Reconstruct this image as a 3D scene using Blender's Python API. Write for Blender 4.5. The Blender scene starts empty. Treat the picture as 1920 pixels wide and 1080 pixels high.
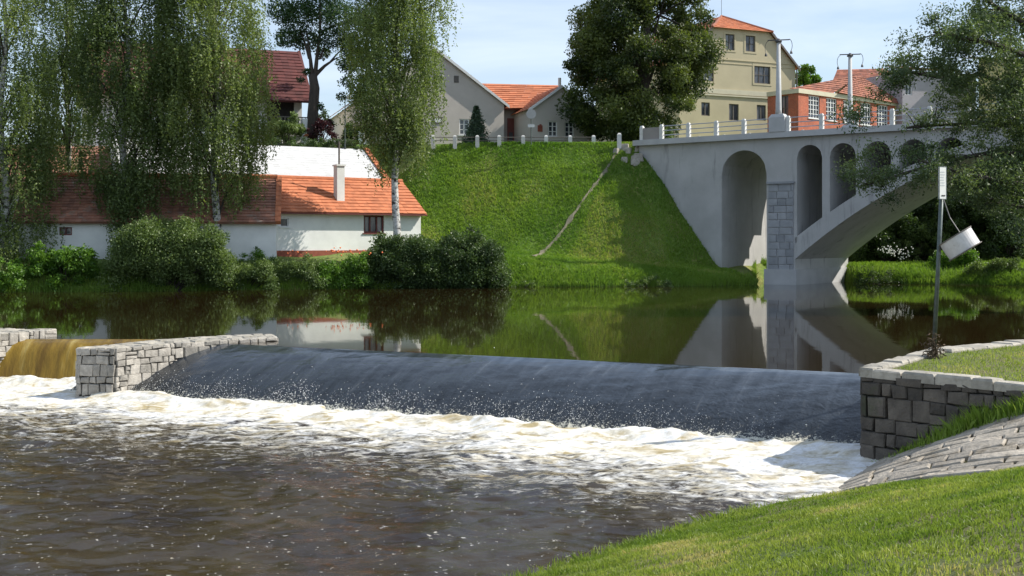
import bpy, math, random
import numpy as np
from mathutils import Vector
R = math.radians
# ------------------------------------------------------------------ camera, sky, sun, exposure
scene = bpy.context.scene
col = scene.collection
F, HZ, CH = 2200.0, 455.0, 2.6          # focal length and horizon in photo pixels, eye height above the upper water
cam = bpy.data.cameras.new('camera'); camo = bpy.data.objects.new('camera', cam); col.objects.link(camo)
camo.location = (0, 0, CH); camo.rotation_euler = (R(90), 0, 0)
cam.sensor_width = 36; cam.lens = 36*F/1920; cam.shift_y = -(540-HZ)/1920
cam.clip_start = 0.1; cam.clip_end = 6000
scene.camera = camo
SUN_AZ, SUN_EL = -6.0, 42.0             # degrees from the +X axis towards the viewer (negative: from behind), elevation
sdir = Vector((math.cos(R(SUN_AZ))*math.cos(R(SUN_EL)), -math.sin(R(SUN_AZ))*math.cos(R(SUN_EL)), math.sin(R(SUN_EL))))
sl = bpy.data.lights.new('sun', 'SUN'); sl.energy = 5.0; sl.angle = R(0.5); sl.color = (1, .95, .86)
slo = bpy.data.objects.new('sun', sl); col.objects.link(slo); slo.rotation_euler = sdir.to_track_quat('Z', 'Y').to_euler()
world = bpy.data.worlds.new('World'); scene.world = world; world.use_nodes = True
wt = world.node_tree; wn = wt.nodes; wl = wt.links
bg = wn['Background']; bg.inputs['Strength'].default_value = 0.12
sk = wn.new('ShaderNodeTexSky'); sk.sky_type = 'NISHITA'; sk.sun_disc = False
sk.sun_elevation = R(SUN_EL); sk.sun_rotation = R(90+SUN_AZ); sk.air_density = 1.0; sk.dust_density = .6; sk.ozone_density = 1.6
tc = wn.new('ShaderNodeTexCoord'); mp = wn.new('ShaderNodeMapping'); mp.inputs['Scale'].default_value = (1.1, 1.1, 5.0)
wl.new(tc.outputs['Generated'], mp.inputs['Vector'])
nz = wn.new('ShaderNodeTexNoise'); nz.inputs['Scale'].default_value = 2.2; nz.inputs['Detail'].default_value = 8; nz.inputs['Roughness'].default_value = .55; nz.inputs['Distortion'].default_value = .5
wl.new(mp.outputs[0], nz.inputs['Vector'])
cr = wn.new('ShaderNodeMapRange'); cr.inputs['From Min'].default_value = .36; cr.inputs['From Max'].default_value = .72; cr.inputs['To Min'].default_value = .15; cr.inputs['To Max'].default_value = .85
wl.new(nz.outputs['Fac'], cr.inputs['Value'])
mx = wn.new('ShaderNodeMix'); mx.data_type = 'RGBA'; mx.inputs['B'].default_value = (5.9, 6.75, 7.9, 1)
wl.new(cr.outputs[0], mx.inputs['Factor']); wl.new(sk.outputs[0], mx.inputs['A']); wl.new(mx.outputs['Result'], bg.inputs['Color'])
scene.view_settings.view_transform = 'Standard'; scene.view_settings.look = 'None'
scene.view_settings.exposure = 0.36; scene.view_settings.gamma = 1.0

# ------------------------------------------------------------------ helpers
def P(px, py, Y):                       # photo pixel + distance -> point
    return Vector(((px-960)/F*Y, Y, CH+(HZ-py)/F*Y))
def tag(o, label=None, cat=None, group=None, kind=None):
    if label: o['label'] = label
    if cat: o['category'] = cat
    if group: o['group'] = group
    if kind: o['kind'] = kind
    return o
def empty(name, loc, label, cat, group=None, rz=0):
    o = bpy.data.objects.new(name, None); col.objects.link(o); o.location = loc; o.rotation_euler = (0, 0, rz)
    o.empty_display_size = .2
    return tag(o, label, cat, group)
def wloc(o):
    v = Vector((0, 0, 0))
    while o: v = v+o.location; o = o.parent
    return v
def mesh_np(name, co, faces, m, parent=None, smooth=False, attrs=None, nper=4):
    me = bpy.data.meshes.new(name); co = np.asarray(co, dtype=np.float32)
    if parent is not None: co = co-np.array(wloc(parent), dtype=np.float32)
    faces = np.asarray(faces, dtype=np.int32); nf = len(faces)
    me.vertices.add(len(co)); me.vertices.foreach_set('co', co.ravel())
    me.loops.add(nf*nper); me.loops.foreach_set('vertex_index', faces.ravel())
    me.polygons.add(nf); me.polygons.foreach_set('loop_start', np.arange(0, nf*nper, nper, dtype=np.int32))
    me.polygons.foreach_set('use_smooth', np.full(nf, smooth))
    if attrs:
        for k, (dom, v) in attrs.items():
            a = me.attributes.new(k, 'FLOAT', dom); a.data.foreach_set('value', np.asarray(v, dtype=np.float32))
    me.materials.append(m); me.update(calc_edges=True); me.validate()
    o = bpy.data.objects.new(name, me); col.objects.link(o)
    if parent is not None: o.parent = parent
    return o
class MB:
    def __init__(s): s.v = []; s.f = []; s.a = []
    def face(s, *pts, a=.5):
        n = len(s.v); s.v += [tuple(p) for p in pts]; s.f.append(tuple(range(n, n+len(pts)))); s.a.append(a)
    def box(s, c, sx, sy, sz, ax=None, ay=None, a=.5, taper=1.0):   # centre of the base face, sizes, horizontal axes
        c = Vector(c); ax = Vector(ax or (1, 0, 0)); ay = Vector(ay or (-ax.y, ax.x, 0)); az = ax.cross(ay).normalized()
        n = len(s.v)
        for k in (0, 1):
            t = 1 if k == 0 else taper
            for i, j in ((-1, -1), (1, -1), (1, 1), (-1, 1)):
                s.v.append(tuple(c+ax*(i*sx/2*t)+ay*(j*sy/2*t)+az*(k*sz)))
        for q in ((0, 3, 2, 1), (4, 5, 6, 7), (0, 1, 5, 4), (1, 2, 6, 5), (2, 3, 7, 6), (3, 0, 4, 7)):
            s.f.append(tuple(n+i for i in q)); s.a.append(a)
        return s
    def hexa(s, p, a=.5):               # 8 points: bottom ring ccw, top ring ccw
        n = len(s.v); s.v += [tuple(q) for q in p]
        for q in ((0, 3, 2, 1), (4, 5, 6, 7), (0, 1, 5, 4), (1, 2, 6, 5), (2, 3, 7, 6), (3, 0, 4, 7)):
            s.f.append(tuple(n+i for i in q)); s.a.append(a)
        return s
    def tube(s, path, rad, n=8, a=.5, cap=True):
        path = [Vector(p) for p in path]; base = len(s.v)
        if not hasattr(rad, '__len__'): rad = [rad]*len(path)
        for i, p in enumerate(path):
            d = (path[min(i+1, len(path)-1)]-path[max(i-1, 0)]).normalized()
            u = d.orthogonal().normalized() if i == 0 else (uu-d*uu.dot(d)).normalized()
            uu = u; w = d.cross(u)
            for k in range(n):
                t = 2*math.pi*k/n; s.v.append(tuple(p+(u*math.cos(t)+w*math.sin(t))*rad[i]))
        for i in range(len(path)-1):
            for k in range(n):
                s.f.append((base+i*n+k, base+i*n+(k+1) % n, base+(i+1)*n+(k+1) % n, base+(i+1)*n+k)); s.a.append(a)
        if cap:
            s.f.append(tuple(base+k for k in range(n))[::-1]); s.a.append(a)
            s.f.append(tuple(base+(len(path)-1)*n+k for k in range(n))); s.a.append(a)
        return s
    def build(s, name, m, parent=None, smooth=False, bevel=0):
        me = bpy.data.meshes.new(name); o0 = wloc(parent) if parent else Vector((0, 0, 0))
        me.from_pydata([tuple(Vector(p)-o0) for p in s.v], [], s.f)
        at = me.attributes.new('rnd', 'FLOAT', 'FACE'); at.data.foreach_set('value', s.a)
        me.materials.append(m); me.update()
        if smooth: me.polygons.foreach_set('use_smooth', [True]*len(me.polygons))
        o = bpy.data.objects.new(name, me); col.objects.link(o)
        if parent: o.parent = parent
        if bevel:
            b = o.modifiers.new('bevel', 'BEVEL'); b.width = bevel; b.segments = 2; b.limit_method = 'ANGLE'
        return o
def vnoise(x, y, seed=0):
    xi = np.floor(x).astype(np.int64); yi = np.floor(y).astype(np.int64); fx = x-xi; fy = y-yi
    fx = fx*fx*(3-2*fx); fy = fy*fy*(3-2*fy)
    def h(a, b):
        n = (a*374761393+b*668265263+seed*1442695041) & 0xffffffff
        n = ((n ^ (n >> 13))*1274126177) & 0xffffffff
        return ((n ^ (n >> 16)) & 0xffff)/65535.0
    return (h(xi, yi)*(1-fx)+h(xi+1, yi)*fx)*(1-fy)+(h(xi, yi+1)*(1-fx)+h(xi+1, yi+1)*fx)*fy
def fbm(x, y, oct=4, seed=0):
    s = 0; a = .5; t = 0
    for k in range(oct): s = s+a*vnoise(x*2**k, y*2**k, seed+k); t += a; a *= .5
    return s/t

# ------------------------------------------------------------------ materials
def newmat(name):
    m = bpy.data.materials.new(name); m.use_nodes = True; nt = m.node_tree
    return m, nt, nt.nodes, nt.links, nt.nodes['Principled BSDF']
def noise_node(nt, scale, detail=5, rough=.55, sc=(1, 1, 1), dist=0, rot=0):
    g = nt.nodes.new('ShaderNodeNewGeometry'); mp = nt.nodes.new('ShaderNodeMapping'); n = nt.nodes.new('ShaderNodeTexNoise')
    mp.inputs['Scale'].default_value = sc; mp.inputs['Rotation'].default_value = (0, 0, rot)
    nt.links.new(g.outputs['Position'], mp.inputs['Vector']); nt.links.new(mp.outputs[0], n.inputs['Vector'])
    n.inputs['Scale'].default_value = scale; n.inputs['Detail'].default_value = detail; n.inputs['Roughness'].default_value = rough; n.inputs['Distortion'].default_value = dist
    return n
def ramp(nt, src, stops):
    r = nt.nodes.new('ShaderNodeValToRGB'); e = r.color_ramp.elements
    while len(e) > 1: e.remove(e[-1])
    e[0].position = stops[0][0]; e[0].color = (*stops[0][1], 1)
    for p, c in stops[1:]:
        x = e.new(p); x.color = (*c, 1)
    nt.links.new(src, r.inputs[0]); return r
def mixc(nt, fac, a, b, mode='MIX'):
    m = nt.nodes.new('ShaderNodeMix'); m.data_type = 'RGBA'; m.blend_type = mode
    for sock, v in (('Factor', fac), ('A', a), ('B', b)):
        if isinstance(v, (int, float)): m.inputs[sock].default_value = v
        elif isinstance(v, tuple): m.inputs[sock].default_value = (*v, 1)
        else: nt.links.new(v, m.inputs[sock])
    return m.outputs['Result']
def mth(nt, op, a, b=None, clamp=False):
    m = nt.nodes.new('ShaderNodeMath'); m.operation = op; m.use_clamp = clamp
    for i, v in enumerate((a, b)):
        if v is None: continue
        if isinstance(v, (int, float)): m.inputs[i].default_value = v
        else: nt.links.new(v, m.inputs[i])
    return m.outputs[0]
def bump(nt, bs, h, strength=.4, dist=.02):
    b = nt.nodes.new('ShaderNodeBump'); b.inputs['Strength'].default_value = strength; b.inputs['Distance'].default_value = dist
    nt.links.new(h, b.inputs['Height']); nt.links.new(b.outputs[0], bs.inputs['Normal']); return b
def mat(name, c1, c2=None, scale=3, rough=.85, bs=.3, bd=.01, bscale=20, sc=(1, 1, 1), rnd=0, stain=None, metal=0):
    m, nt, n, l, b = newmat(name); b.inputs['Roughness'].default_value = rough; b.inputs['Metallic'].default_value = metal
    c2 = c2 or tuple(x*.75 for x in c1)
    nn = noise_node(nt, scale, 6, .6, sc); r = ramp(nt, nn.outputs['Fac'], [(.3, c2), (.7, c1)]); out = r.outputs[0]
    if rnd:
        at = n.new('ShaderNodeAttribute'); at.attribute_name = 'rnd'
        r2 = ramp(nt, at.outputs['Fac'], [(0, (1-rnd,)*3), (1, (1+rnd*.6, 1+rnd*.55, 1+rnd*.5))]); out = mixc(nt, 1.0, out, r2.outputs[0], 'MULTIPLY')
    if stain:
        n2 = noise_node(nt, stain[0], 6, .7, stain[3] if len(stain) > 3 else (1, 1, 1)); r3 = ramp(nt, n2.outputs['Fac'], [(stain[2], (0, 0, 0)), (stain[2]+.15, (1, 1, 1))])
        out = mixc(nt, r3.outputs[0], out, stain[1])
    l.new(out, b.inputs['Base Color'])
    if bs: bump(nt, b, noise_node(nt, bscale, 5).outputs['Fac'], bs, bd)
    return m
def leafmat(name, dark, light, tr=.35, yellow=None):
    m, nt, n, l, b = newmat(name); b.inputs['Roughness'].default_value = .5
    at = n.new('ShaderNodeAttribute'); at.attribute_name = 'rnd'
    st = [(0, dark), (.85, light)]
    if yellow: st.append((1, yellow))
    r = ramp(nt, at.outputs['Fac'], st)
    l.new(r.outputs[0], b.inputs['Base Color'])
    t = n.new('ShaderNodeBsdfTranslucent'); mc = mixc(nt, 1.0, r.outputs[0], (1.3, 1.35, .7), 'MULTIPLY'); l.new(mc, t.inputs['Color'])
    ms = n.new('ShaderNodeMixShader'); ms.inputs[0].default_value = tr
    l.new(b.outputs[0], ms.inputs[1]); l.new(t.outputs[0], ms.inputs[2]); l.new(ms.outputs[0], n['Material Output'].inputs['Surface'])
    return m
# ground and plants
def grassmat(name, cols, s1=.35, s2=6):
    m, nt, n, l, b = newmat(name); b.inputs['Roughness'].default_value = .95
    a = noise_node(nt, s1, 6, .65); r = ramp(nt, a.outputs['Fac'], [(.3, cols[0]), (.5, cols[1]), (.68, cols[2])])
    c = noise_node(nt, s2, 6, .75); r2 = ramp(nt, c.outputs['Fac'], [(.3, (.45, .45, .45)), (.7, (1.35, 1.35, 1.3))])
    l.new(mixc(nt, 1.0, r.outputs[0], r2.outputs[0], 'MULTIPLY'), b.inputs['Base Color'])
    bump(nt, b, noise_node(nt, s2*1.5, 6, .8).outputs['Fac'], .8, .12)
    return m
M_slope = grassmat('slope_grass', [(.09, .18, .02), (.15, .23, .035), (.24, .23, .07)], .3, 5)
M_lawn = grassmat('lawn_soil', [(.10, .16, .03), (.17, .19, .06), (.24, .19, .10)], .8, 14)
M_blade = leafmat('grass_blades', (.12, .2, .025), (.29, .34, .08), .45, (.46, .4, .2))
M_bladefar = leafmat('slope_blades', (.10, .22, .022), (.25, .36, .055), .45, (.36, .36, .13))
M_birch = leafmat('birch_leaves', (.06, .10, .03), (.24, .30, .10), .45)
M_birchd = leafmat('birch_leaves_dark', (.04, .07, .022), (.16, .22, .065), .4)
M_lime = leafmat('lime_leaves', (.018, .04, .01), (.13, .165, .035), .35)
M_ash = leafmat('ash_leaves', (.014, .04, .012), (.045, .1, .03), .35)
M_bushb = leafmat('bright_bush_leaves', (.05, .12, .012), (.16, .3, .035), .38)
M_bushm = leafmat('mid_bush_leaves', (.055, .10, .025), (.19, .26, .08), .35)
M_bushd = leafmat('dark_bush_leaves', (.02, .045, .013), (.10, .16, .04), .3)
M_over = leafmat('overhanging_leaves', (.045, .08, .035), (.15, .2, .08), .4)
M_copper = leafmat('copper_leaves', (.03, .008, .014), (.08, .02, .03), .3)
M_spruce = leafmat('spruce_needles', (.02, .045, .025), (.08, .13, .07), .15)
M_flower = mat('orange_petals', (.85, .2, .02), (.8, .12, .02), 9, .6, 0)
M_flowerw = mat('white_petals', (.8, .8, .75), (.7, .7, .65), 9, .6, 0)
M_bark = mat('dark_bark', (.075, .06, .048), (.035, .03, .025), 6, .95, .8, .05, 8, (1, 1, .3))
m, nt, n, l, b = newmat('birch_bark'); b.inputs['Roughness'].default_value = .8
a = noise_node(nt, 3.2, 6, .7, (1, 1, 1.6), .6); r = ramp(nt, a.outputs['Fac'], [(.42, (.03, .028, .025)), (.5, (.45, .44, .41)), (.7, (.7, .69, .66))])
l.new(r.outputs[0], b.inputs['Base Color']); M_birchbark = m
# masonry
M_granite = mat('granite_blocks', (.46, .43, .38), (.27, .25, .22), 7, .85, .9, .02, 26, rnd=.35, stain=(1.4, (.15, .14, .11), .56))
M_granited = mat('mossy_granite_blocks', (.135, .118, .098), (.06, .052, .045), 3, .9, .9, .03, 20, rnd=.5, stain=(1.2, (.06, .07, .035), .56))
M_cap = mat('granite_coping', (.44, .41, .35), (.27, .25, .21), 6, .9, .9, .02, 24, rnd=.25, stain=(2, (.2, .17, .1), .58))
M_pave = mat('rough_paving_stone', (.46, .41, .34), (.25, .22, .18), 3, .9, .9, .03, 16, rnd=.3, stain=(1.6, (.16, .13, .09), .52))
M_mortar = mat('dark_mortar', (.075, .068, .06), (.03, .028, .025), 12, .95, .5)
M_conc = mat('bridge_concrete', (.49, .485, .475), (.39, .385, .375), .6, .85, .4, .012, 30, stain=(.9, (.25, .245, .24), .56, (1.8, 1.8, .22)))
M_cornice = mat('cornice_concrete', (.5, .5, .5), (.4, .4, .4), .9, .85, .35, .01, 25)
M_ashlar = mat('bridge_ashlar', (.36, .37, .39), (.27, .28, .3), 2, .85, .5, .02, 20, rnd=.18)
M_post = mat('white_concrete', (.72, .71, .68), (.55, .54, .5), 3, .8, .2)
M_lampc = mat('lamp_concrete', (.5, .5, .49), (.42, .42, .41), 3, .8, .2)
M_dkmetal = mat('dark_metal', (.06, .06, .062), (.04, .04, .04), 9, .5, 0)
M_rail = mat('painted_rail', (.32, .35, .42), (.22, .25, .3), 9, .5, 0)
M_galv = mat('galvanised_steel', (.11, .135, .125), (.06, .075, .07), 12, .4, .1, metal=.3)
M_road = mat('asphalt', (.09, .09, .09), (.06, .06, .06), 3, .9, .3)
def plaster(name, c, d=.85, s=1.2): return mat(name, c, tuple(x*d for x in c), s, .9, .25, .01, 40)
M_white = plaster('white_render', (.8, .8, .76)); M_grey = plaster('grey_roughcast', (.56, .51, .455), .9); M_greyd = plaster('grey_plaster', (.33, .3, .28))
M_beige = plaster('ochre_render', (.53, .46, .30), .86, .6); M_band = plaster('pale_band', (.62, .57, .42)); M_lilac = plaster('lilac_render', (.42, .39, .42)); M_yellow = plaster('yellow_render', (.5, .42, .2))
M_trim = mat('white_paint', (.78, .78, .76), (.7, .7, .68), 6, .5, 0); M_brownw = mat('brown_wood', (.16, .035, .025), (.1, .02, .018), 9, .6, 0)
M_plinth = mat('red_plinth', (.3, .09, .05), (.22, .06, .04), 5, .9, .2); M_darkin = mat('dark_interior', (.03, .025, .022), (.015, .012, .01), 5, .9, 0)
M_greyw = mat('weathered_frame', (.16, .14, .12), (.1, .09, .08), 9, .8, 0)
m, nt, n, l, b = newmat('window_glass'); b.inputs['Base Color'].default_value = (.05, .055, .065, 1); b.inputs['Roughness'].default_value = .08; b.inputs['Specular IOR Level'].default_value = .8; M_glass = m
m, nt, n, l, b = newmat('curtained_glass'); b.inputs['Roughness'].default_value = .15
l.new(ramp(nt, noise_node(nt, 2.5, 3, .5, (1, 1, .2)).outputs['Fac'], [(.4, (.07, .07, .08)), (.55, (.2, .2, .21))]).outputs[0], b.inputs['Base Color']); M_glassc = m
def tilemat(name, c, d, scale=2.0, rnd=.3, stain=None):
    m, nt, n, l, b = newmat(name); b.inputs['Roughness'].default_value = .85
    a = noise_node(nt, scale, 6, .7); r = ramp(nt, a.outputs['Fac'], [(.35, d), (.62, c)])
    at = n.new('ShaderNodeAttribute'); at.attribute_name = 'rnd'
    r2 = ramp(nt, at.outputs['Fac'], [(0, (1-rnd,)*3), (1, (1+rnd*.5,)*3)]); out = mixc(nt, 1.0, r.outputs[0], r2.outputs[0], 'MULTIPLY')
    if stain:
        r3 = ramp(nt, noise_node(nt, stain[0], 6, .75).outputs['Fac'], [(stain[2], (0, 0, 0)), (stain[2]+.12, (1, 1, 1))]); out = mixc(nt, r3.outputs[0], out, stain[1])
    l.new(out, b.inputs['Base Color']); bump(nt, b, noise_node(nt, 9, 3, .5).outputs['Fac'], .5, .02); return m
M_orange = tilemat('orange_tiles', (.55, .19, .085), (.44, .145, .065), 1.5, .2)
M_oldtile = tilemat('old_brown_tiles', (.42, .19, .12), (.24, .12, .085), 1.2, .35, (1.1, (.3, .25, .2), .56))
M_redtile = tilemat('red_tiles', (.13, .035, .03), (.09, .026, .024), 1.5, .25)
M_brtile = tilemat('brown_red_tiles', (.36, .13, .075), (.22, .08, .055), 1.1, .35)
M_slate = tilemat('pale_slates', (.6, .6, .6), (.54, .54, .54), 2, .1)
def brickmat():
    m, nt, n, l, b = newmat('red_brick'); b.inputs['Roughness'].default_value = .9
    tc = n.new('ShaderNodeTexCoord'); br = n.new('ShaderNodeTexBrick'); mp = n.new('ShaderNodeMapping'); mp.inputs['Rotation'].default_value = (R(90), 0, R(-42))
    l.new(tc.outputs['Object'], mp.inputs['Vector']); l.new(mp.outputs[0], br.inputs['Vector']); br.inputs['Scale'].default_value = 4
    br.inputs['Color1'].default_value = (.5, .13, .06, 1); br.inputs['Color2'].default_value = (.38, .09, .045, 1); br.inputs['Mortar'].default_value = (.4, .26, .2, 1)
    br.inputs['Mortar Size'].default_value = .015
    r = ramp(nt, noise_node(nt, .8, 5, .7).outputs['Fac'], [(.4, (.8, .8, .8)), (.62, (1.15, 1.1, 1.05))]); l.new(mixc(nt, 1.0, br.outputs['Color'], r.outputs[0], 'MULTIPLY'), b.inputs['Base Color']); return m
M_brick = brickmat()
# water
def watermat(name, base, rough, bumps, ior=1.33):
    m, nt, n, l, b = newmat(name); b.inputs['Base Color'].default_value = (*base, 1); b.inputs['Roughness'].default_value = rough; b.inputs['IOR'].default_value = ior
    prev = None
    for (scale, sc, rot, st, di) in bumps:
        h = noise_node(nt, scale, 3, .5, sc, .3, rot); bp = n.new('ShaderNodeBump'); bp.inputs['Strength'].default_value = st; bp.inputs['Distance'].default_value = di
        l.new(h.outputs['Fac'], bp.inputs['Height'])
        if prev: l.new(prev.outputs[0], bp.inputs['Normal'])
        prev = bp
    l.new(prev.outputs[0], b.inputs['Normal']); return m
M_river = watermat('still_river_water', (.022, .014, .005), .03, [(.7, (1, .45, 1), .3, .25, .012), (3.0, (1, .5, 1), .1, .18, .004)])
m, nt, n, l, b = newmat('weir_water'); M_weir = m; b.inputs['Roughness'].default_value = .14; b.inputs['IOR'].default_value = 1.42; b.inputs['Base Color'].default_value = (.02, .03, .045, 1)
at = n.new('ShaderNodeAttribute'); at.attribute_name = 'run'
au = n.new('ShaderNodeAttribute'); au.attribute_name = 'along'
def uvn(su, sw, det, rgh, dist=0.):
    c = n.new('ShaderNodeCombineXYZ'); l.new(mth(nt, 'MULTIPLY', au.outputs['Fac'], su), c.inputs[0]); l.new(mth(nt, 'MULTIPLY', at.outputs['Fac'], sw), c.inputs[1]); q = n.new('ShaderNodeTexNoise'); q.inputs['Scale'].default_value = 1; q.inputs['Detail'].default_value = det; q.inputs['Roughness'].default_value = rgh; q.inputs['Distortion'].default_value = dist; l.new(c.outputs[0], q.inputs['Vector']); return q
h1 = uvn(1.1, 9, 4, .6, .5); b1 = n.new('ShaderNodeBump'); b1.inputs['Distance'].default_value = .05
l.new(mth(nt, 'ADD', mth(nt, 'MULTIPLY', at.outputs['Fac'], .75), .12), b1.inputs['Strength']); l.new(h1.outputs['Fac'], b1.inputs['Height'])
h2 = noise_node(nt, 9, 4, .6, (1, .4, 1), .8, .44); b2 = n.new('ShaderNodeBump'); b2.inputs['Distance'].default_value = .05
l.new(mth(nt, 'POWER', at.outputs['Fac'], 1.3), b2.inputs['Strength']); l.new(h2.outputs['Fac'], b2.inputs['Height']); l.new(b1.outputs[0], b2.inputs['Normal']); l.new(b2.outputs[0], b.inputs['Normal'])
spk = noise_node(nt, 14, 5, .8, (1, .8, 1), .5, .44); f1 = mth(nt, 'SUBTRACT', mth(nt, 'ADD', spk.outputs['Fac'], mth(nt, 'MULTIPLY', mth(nt, 'POWER', at.outputs['Fac'], 7.0), .36)), .75)
b4 = n.new('ShaderNodeBump'); b4.inputs['Distance'].default_value = .02; l.new(mth(nt, 'POWER', at.outputs['Fac'], 2.0), b4.inputs['Strength']); l.new(noise_node(nt, 34, 4, .75, (1, .6, 1), .5, .44).outputs['Fac'], b4.inputs['Height']); l.new(b2.outputs[0], b4.inputs['Normal']); l.new(b4.outputs[0], b.inputs['Normal'])
fo = mth(nt, 'MULTIPLY', f1, 14.0, True); l.new(mixc(nt, fo, mixc(nt, mth(nt, 'POWER', at.outputs['Fac'], .7), ramp(nt, uvn(3.5, 2.2, 5, .6).outputs['Fac'], [(.38, (.024, .030, .038)), (.6, (.06, .072, .09)), (.72, (.11, .125, .145))]).outputs[0], ramp(nt, uvn(7, 2.5, 6, .7).outputs['Fac'], [(.4, (.006, .008, .010)), (.6, (.018, .023, .030)), (.72, (.07, .07, .066))]).outputs[0]), (.6, .58, .48)), b.inputs['Base Color'])  # paler upper face and darker foot: sky sheen painted into the base colour
l.new(mth(nt, 'ADD', mth(nt, 'MULTIPLY', fo, .5), .08), b.inputs['Roughness'])
# lower pool: brown water, foam lace driven by the 'foam' density attribute
m, nt, n, l, b = newmat('foaming_water'); M_pool = m; b.inputs['IOR'].default_value = 1.33
at = n.new('ShaderNodeAttribute'); at.attribute_name = 'foam'
A = noise_node(nt, .75, 8, .68, (1, 1.5, 1), 1.6, .2).outputs['Fac']; B = noise_node(nt, 3.2, 6, .7, (.8, 1.4, 1), 1.2, .35).outputs['Fac']
lace = mth(nt, 'SUBTRACT', 1.0, mth(nt, 'MULTIPLY', mth(nt, 'ABSOLUTE', mth(nt, 'SUBTRACT', A, .5)), 5.0))
mixn = mth(nt, 'ADD', mth(nt, 'MULTIPLY', lace, .34), mth(nt, 'MULTIPLY', B, .9))
v = mth(nt, 'ADD', mixn, mth(nt, 'MULTIPLY', at.outputs['Fac'], 1.25)); fm = mth(nt, 'MULTIPLY', mth(nt, 'SUBTRACT', v, 1.02), 3.2, True)
spn = noise_node(nt, 13, 2, .5, (1, 1, 1), .3).outputs['Fac']; spm = mth(nt, 'MULTIPLY', mth(nt, 'SUBTRACT', mth(nt, 'ADD', spn, mth(nt, 'MULTIPLY', lace, .3)), .925), 12.0, True)
foam = mth(nt, 'MAXIMUM', fm, mth(nt, 'MULTIPLY', spm, .6))
tint = ramp(nt, noise_node(nt, 1.5, 5, .6, (1, 1.6, 1), 1).outputs['Fac'], [(.34, (.38, .31, .17)), (.46, (.64, .61, .53)), (.6, (.73, .74, .75))])
wcol = ramp(nt, noise_node(nt, .5, 4, .6).outputs['Fac'], [(.35, (.018, .010, .006)), (.65, (.042, .028, .008))])
fr2 = ramp(nt, noise_node(nt, 7, 8, .75, (1, 1.3, 1), .8).outputs['Fac'], [(.35, (.72, .69, .63)), (.6, (1.08, 1.08, 1.08))]); l.new(mixc(nt, foam, wcol.outputs[0], mixc(nt, 1.0, tint.outputs[0], fr2.outputs[0], 'MULTIPLY')), b.inputs['Base Color']); l.new(mth(nt, 'ADD', mth(nt, 'MULTIPLY', foam, .6), .06), b.inputs['Roughness'])
bb = bump(nt, b, noise_node(nt, 3.5, 5, .6, (.7, 1.2, 1), .6, .2).outputs['Fac'], .3, .05)
b3 = n.new('ShaderNodeBump'); b3.inputs['Strength'].default_value = .25; b3.inputs['Distance'].default_value = .02; l.new(noise_node(nt, 16, 4, .7, (.8, 1.3, 1)).outputs['Fac'], b3.inputs['Height']); l.new(bb.outputs[0], b3.inputs['Normal']); l.new(b3.outputs[0], b.inputs['Normal'])
m, nt, n, l, b = newmat('golden_fall_water'); M_gold = m; b.inputs['Roughness'].default_value = .25; b.inputs['IOR'].default_value = 1.33
r = ramp(nt, noise_node(nt, 3.0, 5, .6, (1, .25, .1)).outputs['Fac'], [(.36, (.11, .065, .012)), (.58, (.22, .14, .022)), (.8, (.42, .33, .12))]); l.new(r.outputs[0], b.inputs['Base Color']); bump(nt, b, noise_node(nt, 6, 4, .6, (1, .6, .15)).outputs['Fac'], .6, .05)
M_spray = mat('spray_drops', (.85, .85, .82), (.8, .8, .78), 5, .3, 0)
# ------------------------------------------------------------------ terrain
LOW = -1.06                              # level of the pool below the weir
def poly_dist(X, Y, poly, closed=True):
    poly = np.array(poly, float); n = len(poly); D = np.full(X.shape, 1e9); ins = np.zeros(X.shape, bool)
    for i in range(n if closed else n-1):
        ax_, ay_ = poly[i]; bx, by = poly[(i+1) % n]; dx, dy = bx-ax_, by-ay_
        t = np.clip(((X-ax_)*dx+(Y-ay_)*dy)/(dx*dx+dy*dy), 0, 1)
        D = np.minimum(D, np.hypot(X-ax_-t*dx, Y-ay_-t*dy))
        if closed:
            c = (ay_ > Y) != (by > Y); xx = (bx-ax_)*(Y-ay_)/np.where(by == ay_, 1e-9, by-ay_)+ax_; ins ^= c & (X < xx)
    return D, ins
SHX = [-2000, -90, -45, -28, -12, 0, 12, 15.2, 16.6, 21.8, 22.8, 25, 32, 60, 120, 2000]; SHY = [40, 50, 58, 61, 65.5, 69, 70.6, 73.0, 80, 80, 76.2, 74, 71, 64, 60, 60]
PLAT = [(-2500, 84), (-30, 84), (-7.5, 83.2), (-5, 80.6), (8.6, 79.5), (12.8, 84.2), (20, 95), (27, 91), (38, 90), (90, 86), (2500, 70), (2500, 4000), (-2500, 4000)]
def far_z(X, Y):
    X = np.asarray(X, float); Y = np.asarray(Y, float)
    d = Y-np.interp(X, SHX, SHY)
    zf = np.interp(X, [-30, -5, 1, 8, 13, 20, 60], [1.9, 2.0, 2.05, 1.5, .95, 1.1, 1.6])
    zb = np.where(d < 0, d*.7, zf*(1-np.exp(-np.maximum(d, 0)/1.3)))
    D, ins = poly_dist(X, Y, PLAT); pz = 9.34+.07*np.clip(Y-80, 0, 55)
    sl = 1.06+.30*np.clip((X-7)/4, 0, 1); pe = 9.34+.07*np.clip(Y-80, 0, 8)
    zs = np.where(ins, pz, pe-sl*D)
    k = .35; m = np.maximum(zb, zs); z = m+k*np.exp(-np.abs(zb-zs)/k)*.5
    z = np.where(ins & (D > .5), pz, z)
    return z+np.where(d > .3, (fbm(X*.5, Y*.5, 4, 3)-.5)*.35*np.clip(D/2, .15, 1)*(~ins | (D < .3)), 0)
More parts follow.
